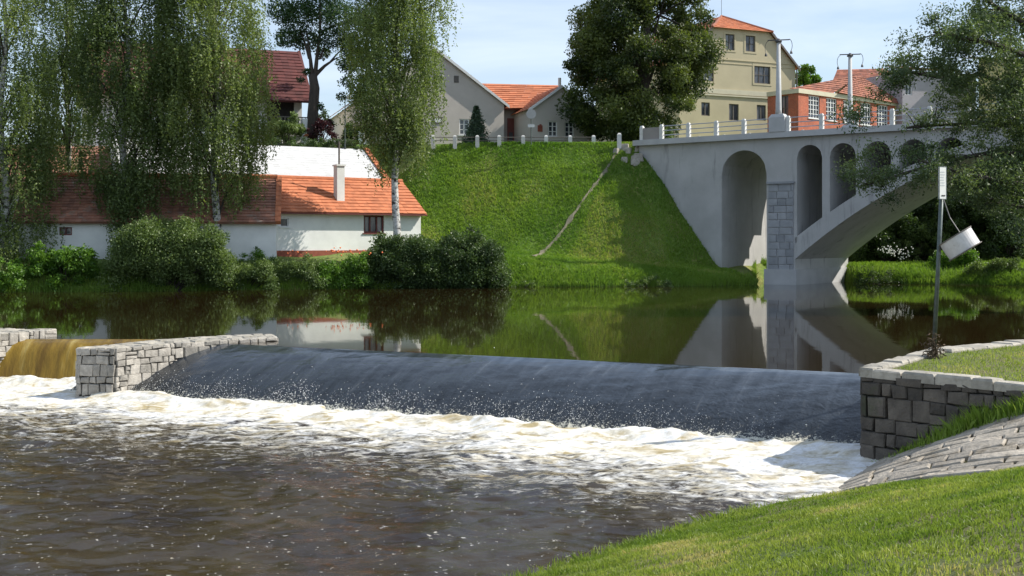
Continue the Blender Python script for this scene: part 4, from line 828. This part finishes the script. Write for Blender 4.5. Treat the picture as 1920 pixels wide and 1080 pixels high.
for o_ in (bc+axd*(hb/2-.01), bc-axd*(hb/2-.01)): 
    rr = ring(o_, rb+.008, 36); mb.tube(rr+[rr[0]], .012, 5)
mb.build('rim', M_greyw, bn)
mb = MB(); hp = bc+axd*hb/2+u*(-.05)-Vector((0, .2, 0)); topc = P(1767, 368, 21.95); mid = hp.lerp(topc, .5)+Vector((-.03, 0, -.05)); mb.tube([hp, mid, topc], .011, 5); mb.build('chain', M_dkmetal, bn)
mb = MB(); pp = b.lerp(tp, .53); mb.tube([pp, bc+axd*hb/2-Vector((rb*.8, 0, rb*.5))], .02, 6); mb.build('bracket', M_dkmetal, bn)
# ------------------------------------------------------------------ foliage
def leaf_mesh(name, c, size, m, parent, rgen, asp=.5, shade=None, hang=0.0, up=0.0):
    n = len(c); a = rgen.normal(size=(n, 3)); a[:, 2] = a[:, 2]*(1-.4*abs(hang))-hang*1.6+up; a /= np.linalg.norm(a, axis=1)[:, None]
    b = np.cross(a, rgen.normal(size=(n, 3))); b /= np.linalg.norm(b, axis=1)[:, None]
    s = (size*rgen.uniform(.6, 1.35, n))[:, None]
    co = np.stack([c, c+a*s*.5+b*s*asp*.5, c+a*s, c+a*s*.5-b*s*asp*.5], 1).reshape(-1, 3)
    f = np.arange(4*n).reshape(n, 4); sh = rgen.uniform(0, 1, n)
    if shade is not None: sh = np.clip(shade*.75+sh*.35-.05, 0, 1)
    return mesh_np(name, co, f, m, parent, attrs={'rnd': ('FACE', sh)})
def birch(name, label, px, Y, zb, ht, crown, nl, m=None, seed=1, lean=0., tr=.25, trunk_m=None, group='weeping birches on the far bank'):
    # crown: list of (z, radius, dx): half-width of the hanging crown at each height
    rgen = np.random.default_rng(seed); b = Vector(((px-960)/F*Y, Y, zb)); root = empty(name, b, label, 'tree', group)
    mb = MB(); n = 14; axis_ = [b+Vector((lean*k/n+.12*math.sin(k*1.1+seed), .1*math.cos(k*.9+seed), ht*k/n)) for k in range(n+1)]
    axis_[0] = b-Vector((0, 0, .3)); mb.tube(axis_, [tr*(1.25 if k == 0 else 1)*(1-.88*k/n) for k in range(n+1)], 9); mb.build('trunk', trunk_m or M_birchbark, root, True)
    zs = np.array([c[0] for c in crown]); rs = np.array([c[1] for c in crown]); dx = np.array([c[2] for c in crown]); mb = MB()
    rr = random.Random(seed)
    def ctr(z): t = min(max((z-zb)/ht, 0), 1)*n; k = min(int(t), n-1); return axis_[k].lerp(axis_[k+1], t-k)
    nclump = int(9*ht)
    wts = rs/np.sum(rs); cz = []; 
    zlo, zhi = zs.min(), zs.max()
    while len(cz) < nclump:
        z = rgen.uniform(zlo, zhi)
        if rgen.random() < np.interp(z, zs, rs)/rs.max(): cz.append(z)
    cz = np.array(cz); ang = rgen.uniform(0, 2*math.pi, nclump); rad = np.interp(cz, zs, rs)*np.sqrt(rgen.uniform(.12, 1, nclump))
    cx = np.array([ctr(z).x for z in cz])+np.interp(cz, zs, dx)+rad*np.cos(ang); cy = b.y+rad*np.sin(ang)*.85
    for k in range(0, nclump, 4):          # limbs that rise and then bend over to each clump
        e = Vector((cx[k], cy[k], cz[k]+.6)); st = ctr(max(zb+1.8, cz[k]-1.2-.5*rad[k])); mid = st.lerp(e, .55)+Vector((0, 0, .7)); mb.tube([st, st.lerp(mid, .5)+Vector((0, 0, .15)), mid, e], [.06, .045, .03, .012], 5, cap=False)
    mb.build('branches', M_bark, root, True)
    per = max(1, nl//(nclump*26)); cs = []; sh = []
    for k in range(nclump):
        ns = int(per*rgen.uniform(.5, 1.5))+1; shd = rgen.uniform(0, 1)
        sx = cx[k]+rgen.normal(0, .40, ns); sy = cy[k]+rgen.normal(0, .40, ns); sz = cz[k]+rgen.normal(.2, .4, ns); L = rgen.uniform(.5, 1.9, ns)*rgen.uniform(.7, 1.4)
        for j in range(ns):
            q = int(26*L[j]/1.5); t = rgen.uniform(0, 1, q); sway = rgen.normal(0, .12)
            cs.append(np.stack([sx[j]+sway*t+rgen.normal(0, .045, q), sy[j]+rgen.normal(0, .05, q), sz[j]-L[j]*t+.25*(1-t)**2], 1)); sh.append(np.full(q, shd*.7+.3*rgen.uniform(0, 1)))
    leaf_mesh('crown', np.concatenate(cs), .135, m or M_birch, root, rgen, .55, np.concatenate(sh), hang=.5)
    return root
birch('birch', 'leftmost weeping birch, its branches hanging down to the river at the photo edge', 6, 64.0, 1.2, 21, [(.5, 1.3, .2), (2.5, 2.3, .1), (7, 2.9, 0), (12, 3.0, 0), (16, 2.6, 0), (21, 1.0, 0)], 105000, M_birch, 11, 0)
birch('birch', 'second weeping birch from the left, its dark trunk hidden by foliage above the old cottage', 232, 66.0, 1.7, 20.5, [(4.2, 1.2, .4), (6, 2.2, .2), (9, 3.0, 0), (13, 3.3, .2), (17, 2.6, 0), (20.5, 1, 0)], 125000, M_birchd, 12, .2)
birch('birch', 'third weeping birch from the left, white trunk foot standing before the old cottage wall', 404, 66.3, 1.4, 21, [(4.9, 1.0, .3), (6.4, 2.4, .0), (9, 3.2, -.1), (12.5, 3.4, -.1), (16.5, 2.7, 0), (21, 1, 0)], 130000, M_birch, 13, .1)
birch('birch', 'fourth weeping birch, tall white trunk in front of the orange roofed cottage', 742, 68.2, 1.7, 21, [(7.6, .9, .0), (9, 2.0, -.1), (11.5, 2.5, -.2), (14, 2.8, -.1), (17.5, 2.6, 0), (21, 1, .1)], 105000, M_birch, 14, .25)
birch('birch', 'slim birch between the leftmost and second birch, set back by the barn', 128, 70.5, 2, 18.5, [(6.5, .8, 0), (9, 1.6, 0), (13, 1.9, .2), (16, 1.7, 0), (18.5, .8, 0)], 40000, M_birchd, 15, -.1, .13)
def clumptree(name, label, base, trunk, limbs, clumps, nper, m, leaf, seed, cat='tree', hang=0., group=None, asp=.55, bark=None, flat=.8, shell=.45):
    rgen = np.random.default_rng(seed); b = Vector(base); root = empty(name, b, label, cat, group)
    if trunk:
        mb = MB(); pts = [Vector(p) for p, _ in trunk]; mb.tube(pts, [r for _, r in trunk], 10); mb.build('trunk', bark or M_bark, root, True)
    if limbs:
        mb = MB()
        for st, e, r in limbs: st, e = Vector(st), Vector(e); L = (e-st).length; m1 = st.lerp(e, .35)+Vector((0, 0, .07*L)); m2 = st.lerp(e, .7)+Vector((0, 0, .06*L)); mb.tube([st, m1, m2, e], [r, r*.7, r*.4, r*.12], 6, cap=False)
        mb.build('branches', bark or M_bark, root, True)
    cs = []; sh = []
    for (c, r) in clumps:
        q = int(nper*(r**2)*rgen.uniform(.75, 1.25)); d = rgen.normal(size=(q, 3)); d /= np.linalg.norm(d, axis=1)[:, None]; rr = r*(rgen.uniform(shell, 1.08, q))[:, None]
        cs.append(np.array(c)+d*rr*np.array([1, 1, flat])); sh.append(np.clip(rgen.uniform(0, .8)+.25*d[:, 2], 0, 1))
    leaf_mesh('crown' if trunk or limbs else 'foliage', np.concatenate(cs), leaf, m, root, rgen, asp, np.concatenate(sh), hang=hang); return root
def crownclumps(c, rx, ry, prof, n, r0, r1, seed, dx=None):   # prof: (z, fraction of rx); clumps over and inside the envelope
    rr = np.random.default_rng(seed); out = []; zs = [p[0] for p in prof]; fs = [p[1] for p in prof]
    while len(out) < n:
        z = rr.uniform(min(zs), max(zs)); f = np.interp(z, zs, fs)
        if rr.random() > f: continue
        a = rr.uniform(0, 2*math.pi); q = math.sqrt(rr.uniform(.15, 1)); ox = np.interp(z, [d[0] for d in dx], [d[1] for d in dx]) if dx else 0
        out.append(((c[0]+ox+rx*f*q*math.cos(a), c[1]+ry*f*q*math.sin(a), z), rr.uniform(r0, r1)))
    return out
# big lime tree beside the bridge head
lb = P(1205, 268, 86); lb.z = 9.4
cl = crownclumps((lb.x-.35, lb.y), 5.2, 4.6, [(9.9, .22), (10.8, .62), (12.2, .86), (14.2, .9), (15.8, .93), (17.5, .9), (20, .88), (22.5, .7), (25, .3)], 170, .6, 1.5, 31, [(9, -.5), (12, -.6), (14, -.1), (18, .6), (20, .3), (25, 0)])
cl += [(tuple(P(1066, 122, 85)), .45), (tuple(P(1080, 118, 85)), .6), (tuple(P(1265, 195, 83)), .8), (tuple(P(1290, 198, 82.6)), .6), (tuple(P(1075, 175, 85)), .8), (tuple(P(1095, 215, 85)), .9)]
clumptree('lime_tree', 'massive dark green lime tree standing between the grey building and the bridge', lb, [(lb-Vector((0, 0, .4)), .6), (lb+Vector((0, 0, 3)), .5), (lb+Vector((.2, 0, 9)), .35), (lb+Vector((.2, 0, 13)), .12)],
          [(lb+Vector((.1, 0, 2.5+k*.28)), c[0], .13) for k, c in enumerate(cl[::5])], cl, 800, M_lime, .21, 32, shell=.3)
# ash behind the birches
ab = P(583, 262, 86); ab.z = 9.2
T = lambda x, y, Y=86: tuple(P(x, y, Y))
cl = [((P(x, y, 86+dy)), r) for x, y, dy, r in ((560, 30, 0, 1.5), (600, 10, 1, 1.7), (640, 30, -1, 1.5), (575, 75, 1, 1.2), (540, 70, 0, 1.0), (620, 70, 0, 1.3), (660, 85, 0, 1.1), (655, 120, 0, .9), (685, 110, 1, 1.0), (650, 152, 0, .55), (668, 168, 0, .6), (640, 180, 0, .4), (690, 150, 0, .9), (700, 40, 0, 1.5), (530, 20, 0, 1.3), (590, -50, 0, 2), (650, -60, 0, 2), (540, -40, 0, 1.6), (575, 135, 0, .35), (563, 150, 0, .3), (600, 200, 0, .3), (680, 180, 0, .7), (605, 100, 2, .6))]
cl = [(tuple(c), r) for c, r in cl]
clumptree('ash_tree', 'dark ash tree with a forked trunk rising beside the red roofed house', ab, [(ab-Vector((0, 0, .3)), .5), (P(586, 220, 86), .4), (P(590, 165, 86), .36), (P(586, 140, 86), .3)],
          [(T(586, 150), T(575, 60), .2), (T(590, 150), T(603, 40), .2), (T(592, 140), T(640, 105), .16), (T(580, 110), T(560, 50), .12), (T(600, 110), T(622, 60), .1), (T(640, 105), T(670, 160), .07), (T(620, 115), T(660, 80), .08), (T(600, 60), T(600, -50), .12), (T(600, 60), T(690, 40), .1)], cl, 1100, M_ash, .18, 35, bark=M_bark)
# right hand tree reaching over the river
tb = Vector((22.6, 44, .5)); Q = lambda x, y, Y=45: tuple(P(x, y, Y))
rg5 = np.random.default_rng(77); tips = []; limbs = []; clr = []
tpts = [(tb-Vector((0, 0, .5)), .5), (tb+Vector((-.2, 0, 3)), .42), (P(2040, 150, 44), .36), (P(2020, -60, 44), .28), (P(2000, -260, 44), .12)]
main = [((2050, 300), [(1960, 290), (1860, 285), (1760, 305), (1665, 335), (1610, 350)], 45), ((2050, 250), [(1940, 180), (1840, 140), (1760, 145), (1700, 135), (1660, 140)], 46),
        ((2040, 150), [(1950, 60), (1880, 20), (1820, -20)], 44), ((2050, 330), [(1960, 350), (1880, 340), (1790, 320), (1720, 300)], 43), ((2040, 220), [(1930, 240), (1850, 230), (1750, 235), (1700, 240)], 47),
        ((2030, 50), [(1930, -20), (1850, -80), (1800, -120)], 45), ((2050, 360), [(1970, 400), (1900, 385), (1840, 370)], 46), ((2040, 120), [(1940, 110), (1860, 80), (1790, 70), (1750, 60)], 43)]
mbb = MB()
for st, pts, Y in main:
    ch_ = [P(*st, 44.5)]+[P(x, y, Y) for x, y in pts]; mbb.tube(ch_, [.10*(1-.85*k/len(ch_))+.012 for k in range(len(ch_))], 6, cap=False)
    for k in range(len(ch_)-1):
        for t in (0, .33, .66):
            p = ch_[k].lerp(ch_[k+1], t)
            for j in range(3):
                d = Vector((rg5.normal(-.35, .5), rg5.normal(0, .6), rg5.normal(.05, .45)))*rg5.uniform(.6, 1.1); e = p+d; mbb.tube([p, p.lerp(e, .5)+Vector((0, 0, .06)), e], [.03, .018, .006], 4, cap=False)
                if rg5.random() < .85: clr.append((tuple(e), rg5.uniform(.3, .8)))
for (x, y, r, n_) in ((1850, 60, 75, 26), (1900, 150, 60, 18), (1800, 170, 55, 12), (1890, 220, 70, 20), (1910, 20, 60, 16), (1850, 330, 60, 9), (1905, 330, 45, 12), (1760, 115, 28, 5), (1900, 420, 40, 6), (1690, 130, 30, 4), (1590, 330, 22, 2), (1585, 300, 16, 1), (1650, 300, 25, 1), (1600, 215, 12, 2)):
    for k in range(n_):
        c = P(x+rg5.normal(0, r*.55), y+rg5.normal(0, r*.5), 45+rg5.normal(0, 1.3)); clr.append((tuple(c), rg5.uniform(.4, .95)))
rt = clumptree('overhanging_tree', 'large broad tree leaning in from the right edge over the bridge and river', tb, tpts, None, clr, 600, M_over, .125, 78, asp=.4, shell=.1, flat=.75, hang=.25)
mbb.build('branches', M_bark, rt, True)

# bushes and plants on the far bank
def bush(name, label, px0, px1, pytop, pybase, Y, m, n, seed, leaf=.13, group=None, cat='bush', dens=1750, ry=1.0, hang=0.):
    c = P((px0+px1)/2, pybase, Y); zb = float(far_z(np.array([c.x]), np.array([Y]))[0]) if Y > 60 else c.z; hw = (px1-px0)/2/F*Y; zt = P(0, pytop, Y).z; H_ = zt-c.z; rr = np.random.default_rng(seed); out = []
    for k in range(int(n*1.7)):
        a = rr.uniform(-1, 1); hmax = (1-abs(a)**7)**.5*rr.uniform(.68, 1.06); t = rr.uniform(0, 1)**.55; r = rr.uniform(.12, .27)*min(H_, hw*1.2)
        out.append(((c.x+a*(hw-r*.6), Y+rr.uniform(-1, 1)*ry, c.z+r*.4+max(0, H_*hmax-r*1.1)*t), r))
        if rr.random() < .4: out.append(((out[-1][0][0]+rr.uniform(-.3, .3), out[-1][0][1], out[-1][0][2]+r*rr.uniform(.5, .95)), r*.45))
    b = Vector((c.x, Y, c.z)); 
    lm = [((b.x+rr.uniform(-.3, .3), Y, c.z-.2), o[0], .035) for o in out[::4]]
    return clumptree(name, label, b, None, lm, out, dens, m, leaf, seed+1, cat, hang, group, shell=.25)
bush('bush', 'bright green leafy bush at the waterline under the leftmost birches', 55, 185, 447, 545, 62.8, M_bushb, 26, 101, .16)
bush('bush', 'wide mid green willow bush at the foot of the third birch', 200, 440, 410, 545, 63.8, M_bushm, 80, 102, .12, ry=1.2)
bush('bush', 'dark low shrub under the leftmost hanging birch branches', -30, 62, 480, 546, 61.8, M_bushb, 18, 103, .12)
bush('bush', 'low feathery green shrub right of the wide willow bush', 395, 525, 482, 545, 65.2, M_bushm, 44, 104, .1)
bush('bush', 'small leafy shrub against the white cottage wall beside the willow bush', 440, 520, 462, 505, 66.6, M_bushb, 16, 105, .1)
bush('bush', 'loose garden shrub with yellow green leaves under the cottage window', 505, 615, 476, 543, 66.2, M_bushm, 40, 106, .1)
bush('bush', 'round dark shrub with lighter top below the cottage plinth', 590, 700, 470, 545, 66.8, M_bushb, 36, 107, .11)
bush('bush', 'dense dark hedge like shrub at the right end of the white cottage', 680, 835, 436, 546, 67.6, M_bushd, 75, 108, .12, ry=1.3)
bush('bush', 'dark spreading shrub drooping into the river beside the grass slope', 790, 955, 438, 546, 68.0, M_bushd, 85, 109, .12, ry=1.2, hang=.3)
bush('bush', 'dark shrub filling the middle of the hedge, right of the white cottage corner', 755, 880, 450, 546, 67.3, M_bushd, 60, 140, .12, ry=.8)
bush('bush', 'small grey green shrub on the waterline below the stone gutter', 1165, 1262, 512, 546, 69.7, M_bushm, 14, 110, .09, ry=.5)
bush('bush', 'small tuft of shrub at the water edge right of the drooping dark shrub', 945, 1010, 522, 546, 69.0, M_bushm, 10, 111, .08, ry=.4)
bush('bush', 'light green bush poking above the gate pillar at the far left', 98, 140, 242, 285, 83, M_bushb, 10, 112, .14)
bush('bush', 'green bush left of the porch pillar of the red roofed house', 500, 572, 215, 268, 83.5, M_bushm, 22, 113, .14)
bush('copper_bush', 'dark purple leaved bush behind the garden fence', 578, 632, 222, 266, 85, M_copper, 22, 114, .13)
bush('bush', 'dark green bush behind the purple one on the terrace', 585, 625, 208, 240, 88, M_bushd, 12, 115, .14)
bush('bush', 'low green hedge at the right of the thin street lamp', 640, 700, 228, 268, 86.5, M_bushd, 18, 116, .14)
bush('hedge', 'low ragged hedge along the terrace edge above the slate roof', 480, 690, 256, 285, 82.8, M_bushd, 50, 117, .12, cat='hedge')
bush('bush', 'bushes beside the shrub at the bridge head behind the first railing post', 1212, 1262, 232, 262, 83, M_bushm, 12, 118, .12)
bush('distant_tree', 'round green tree crown between the ochre house and brick building', 1488, 1535, 122, 172, 125, M_bushb, 22, 119, .22, cat='tree')
# vegetation beyond the bridge
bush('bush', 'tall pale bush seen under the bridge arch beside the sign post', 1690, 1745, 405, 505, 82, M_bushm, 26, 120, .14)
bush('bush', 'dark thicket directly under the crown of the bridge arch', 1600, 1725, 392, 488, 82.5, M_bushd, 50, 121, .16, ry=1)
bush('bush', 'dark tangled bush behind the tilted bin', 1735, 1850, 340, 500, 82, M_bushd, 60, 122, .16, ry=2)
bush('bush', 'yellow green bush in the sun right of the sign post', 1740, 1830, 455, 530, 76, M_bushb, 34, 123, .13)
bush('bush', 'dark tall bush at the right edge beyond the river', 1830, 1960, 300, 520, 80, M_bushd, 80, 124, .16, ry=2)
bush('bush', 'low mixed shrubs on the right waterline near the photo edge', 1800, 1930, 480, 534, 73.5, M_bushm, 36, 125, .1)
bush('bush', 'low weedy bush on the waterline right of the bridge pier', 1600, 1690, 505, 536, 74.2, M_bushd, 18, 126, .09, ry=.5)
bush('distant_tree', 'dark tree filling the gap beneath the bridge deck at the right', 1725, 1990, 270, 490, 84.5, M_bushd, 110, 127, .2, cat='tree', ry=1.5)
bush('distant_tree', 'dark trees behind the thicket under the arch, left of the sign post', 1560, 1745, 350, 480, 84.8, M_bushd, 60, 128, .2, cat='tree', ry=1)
# spruce
sb = P(893, 270, 84); sb.z = 9.4; sp_ = empty('small_spruce', sb, 'small dark spruce in front of the grey building', 'tree'); mb = MB(); mb.tube([sb, sb+Vector((0, 0, 2.9))], [.07, .01], 6); mb.build('trunk', M_bark, sp_)
rgen = np.random.default_rng(41); n = 9000; t = rgen.uniform(0, 1, n)**1.4; tier = (t*11) % 1; a = rgen.uniform(0, 2*math.pi, n); r = (1-t)**.85*1.3*(1-.5*tier)*np.sqrt(rgen.uniform(.05, 1, n))*(1+.15*np.sin(a*5+t*20)); 
leaf_mesh('crown', np.stack([sb.x+r*np.cos(a), sb.y+r*np.sin(a), sb.z+.15+t*2.8-.12*r], 1), 0.2, M_spruce, sp_, rgen, .3, None, hang=.2)
# flowers
def flowers(name, label, pts, m, s, seed):
    rgen = np.random.default_rng(seed); c = np.concatenate([np.array(P(x, y, Y))[None]+rgen.normal(0, 1, (k, 3))*np.array(sd) for x, y, Y, k, sd in pts]); n = len(c)
    co = (c[:, None, :]+oct_[None]*(s*rgen.uniform(.6, 1.3, n))[:, None, None]).reshape(-1, 3); ff = (of[None]+6*np.arange(n)[:, None, None]).reshape(-1, 3); o = mesh_np(name, co, ff, m, nper=3); tag(o, label, 'flowers', kind='stuff')
flowers('orange_flowers', 'scattered orange flower heads in front of the cottage plinth', [(632, 470, 65.4, 22, (.25, .2, .08)), (670, 474, 65.4, 16, (.5, .2, .08)), (555, 476, 65.3, 8, (.5, .1, .1))], M_flower, .05, 51)
flowers('white_flowers', 'cluster of white flowers in the bushes under the arch', [(1675, 473, 78, 40, (.5, .3, .22)), (1692, 478, 78, 25, (.3, .3, .25)), (1660, 466, 78, 12, (.2, .2, .1))], M_flowerw, .055, 52)
# tall grasses and weeds along the far shore
def blades(name, label, x, y, z, h, w, m, seed, lean=.35, shade=None):
    rgen = np.random.default_rng(seed); n = len(x); a = rgen.uniform(0, 2*math.pi, n); b = rgen.uniform(0, 2*math.pi, n); l = h*np.abs(rgen.normal(0, lean, n)); wx, wy = np.cos(a)*w/2, np.sin(a)*w/2; lx, ly = np.cos(b)*l, np.sin(b)*l
    p0 = np.stack([x-wx, y-wy, z-.03], 1); p1 = np.stack([x+wx, y+wy, z-.03], 1); p2 = np.stack([x+wx*.7+lx*.4, y+wy*.7+ly*.4, z+h*.6], 1); p3 = np.stack([x+lx, y+ly, z+h], 1); p3b = np.stack([x-wx*.7+lx*.4, y-wy*.7+ly*.4, z+h*.6], 1)
    co = np.stack([p0, p1, p2, p3, p3b], 1).reshape(-1, 3); f = np.arange(5*n).reshape(n, 5); sh = rgen.uniform(0, 1, n)
    if shade is not None: sh = np.clip(shade*.75+sh*.3, 0, 1)
    o = mesh_np(name, co, f, m, attrs={'rnd': ('FACE', sh)}, nper=5); tag(o, label, 'grass', kind='stuff'); return o
rgen = np.random.default_rng(61); n = 26000; x = rgen.uniform(-30, 33, n); y = np.interp(x, SHX, SHY)+np.abs(rgen.normal(0, .55, n))-.12+.25*(fbm(x*1.5, x*0, 3, 5)-.5); z = np.maximum(far_z(x, y), 0)
blades('shore_grass', 'tall weeds and grasses fringing the far waterline', x, y, z, rgen.uniform(.15, .42, n)*(.5+fbm(x*.9, y, 3, 9)), .035, M_bladefar, 62, .5, fbm(x*.7, y*.7, 3, 19))
n = 150000; x = rgen.uniform(-9, 15, n); y = rgen.uniform(69, 80.5, n); k = (y > np.interp(x, SHX, SHY)+.3)&(x < 9.6+(80-y)*.75); x, y = x[k], y[k]; z = far_z(x, y)
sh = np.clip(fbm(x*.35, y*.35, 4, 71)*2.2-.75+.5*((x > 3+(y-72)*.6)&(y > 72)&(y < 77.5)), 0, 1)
blades('slope_grass', 'rough grass covering the embankment and its foot', x, y, z, rgen.uniform(.05, .18, len(x))*(.3+1.3*fbm(x*.8, y*.8, 3, 29)), .055, M_bladefar, 63, .95, sh)
n = 14000; x = rgen.uniform(19, 34, n); y = rgen.uniform(71, 80, n); k = (y > np.interp(x, SHX, SHY)+.2); x, y = x[k], y[k]
blades('bank_grass', 'sunlit grass on the bank beyond the bridge arch', x, y, far_z(x, y), rgen.uniform(.1, .3, len(x)), .05, M_bladefar, 64, .5, fbm(x*.4, y*.4, 3, 81))
# near lawns
n = 330000; x = rgen.uniform(0, 10.5, n); y = rgen.uniform(5.2, 19.4, n); s = near_s(x, y)
def quad_in(x, y, q):
    ins = np.ones(len(x), bool)
    for k in range(4):
        (ax_, ay_), (bx, by) = q[k], q[(k+1) % 4]; ins &= ((bx-ax_)*(y-ay_)-(by-ay_)*(x-ax_)) < 0
    return ins
pvq = [(6.0, 19.9), (9.6, 14.9), (8.0, 10.9), (4.1, 16.3)]
inp = quad_in(x, y, pvq); edge = fbm(x*1.5, y*1.5, 3, 7); dwall = ((x-5.9)*(-8.1)+(y-19.8)*(-6.5))/10.39
pr_ = rgen.uniform(0, 1, n); k = (s > .02+.25*edge)&(~inp)&(dwall > .02)&((x*F/y+960 < 2050))&(x*F/y+960 > 900)&(pr_ < np.clip(14/y, 0, 1)**1.2)&(pr_ < np.clip(.4+fbm(x*2, y*2, 3, 33)*1.2, 0, 1))
x, y, s = x[k], y[k], s[k]; z = near_z(x, y); hh = (.012+.045*fbm(x*2.2, y*2.2, 3, 93)**1.4)*(1+1.6*np.exp(-s/.3))
sh = np.clip(fbm(x*1.2, y*1.2, 5, 97)*2.6-.75, 0, 1.15); print('lawn blades', len(x))
kk = rgen.uniform(0, 1, len(x)) < np.clip((fbm(x*.8+4, y*.8, 4, 55)-.36)*9, .55, 1); x, y, z, hh, sh, s = (q_[kk] for q_ in (x, y, z, hh, sh, s))
blades('near_grass', 'short mown grass with longer tufts along the near bank', x, y, z, hh*rgen.uniform(.6, 1.5, len(x)), .011, M_blade, 65, .75, sh)
n = 40000; x = rgen.uniform(-.5, 5.5, n); y = rgen.uniform(12, 17.5, n); s = near_s(x, y); k = (s > .0)&(s < .32)&(y < 16.6)&(rgen.uniform(0, 1, n) < fbm(x*3, y*3, 3, 66)*.9); x, y = x[k], y[k]
blades('bank_edge_grass', 'longer ragged grass hanging over the edge of the near bank', x, y, near_z(x, y), rgen.uniform(.04, .15, len(x)), .012, M_blade, 69, .6, fbm(x*2, y*2, 3, 12))
n = 60000; x = rgen.uniform(6, 22, n); y = rgen.uniform(14, 27.5, n); _, ins = poly_dist(x, y, [(6.35, 19.75), (8.75, 23.0), (10.6, 24.5), (16, 26.4), (22, 27), (22, 6), (12.7, 12)]); k = ins&(x*F/y+960 < 2000); x, y = x[k], y[k]
blades('terrace_grass', 'sunlit mown grass on the terrace behind the coping', x, y, np.full(len(x), .44), rgen.uniform(.02, .06, len(x))*(.6+fbm(x*2, y*2, 3, 3)), .016, M_blade, 66, .7, np.clip(fbm(x*.8, y*.8, 3, 5)*1.5-.1, 0, 1))
# long tufts at the wall foot
wd = Vector((6.5, -8.1)).normalized(); tx = []; ty = []; th = []
for (d, r, h, q) in ((.75, .1, .14, 60), (1.15, .14, .2, 130), (1.7, .22, .34, 420), (2.1, .2, .4, 520), (2.4, .12, .25, 160), (2.9, .25, .34, 420), (3.25, .22, .3, 260), (.25, .1, .12, 30)):
    a = rgen.normal(0, r, q); b2 = np.abs(rgen.normal(.1, .1, q)); tx.append(5.9+wd.x*(d+a)+wd.y*b2); ty.append(19.8+wd.y*(d+a)-wd.x*b2); th.append(rgen.uniform(.5, 1, q)*h)
x = np.concatenate(tx); y = np.concatenate(ty); h = np.concatenate(th)
blades('wall_foot_grass', 'long bright grass tufts at the foot of the terrace wall', x, y, near_z(x, y), h, .016, M_bladefar, 67, .5, np.full(len(x), .8))
# debris clump round the foot of the notice post
n = 420; c = np.array([b_ for b_ in [P(1751, 655, 21.9)]*n]); c[:, 2] = .46; d = rgen.normal(0, 1, (n, 3))*np.array([.075, .075, .09]); c = c+d; c[:, 2] = .46+np.abs(d[:, 2])*2.2
M_deb = mat('dead_grass_debris', (.14, .10, .06), (.07, .05, .03), 20, .95, 0); o = leaf_mesh('flood_debris', c, .09, M_deb, None, rgen, .25); tag(o, 'tangle of dead brown grass caught round the foot of the notice post', 'debris', kind='stuff')
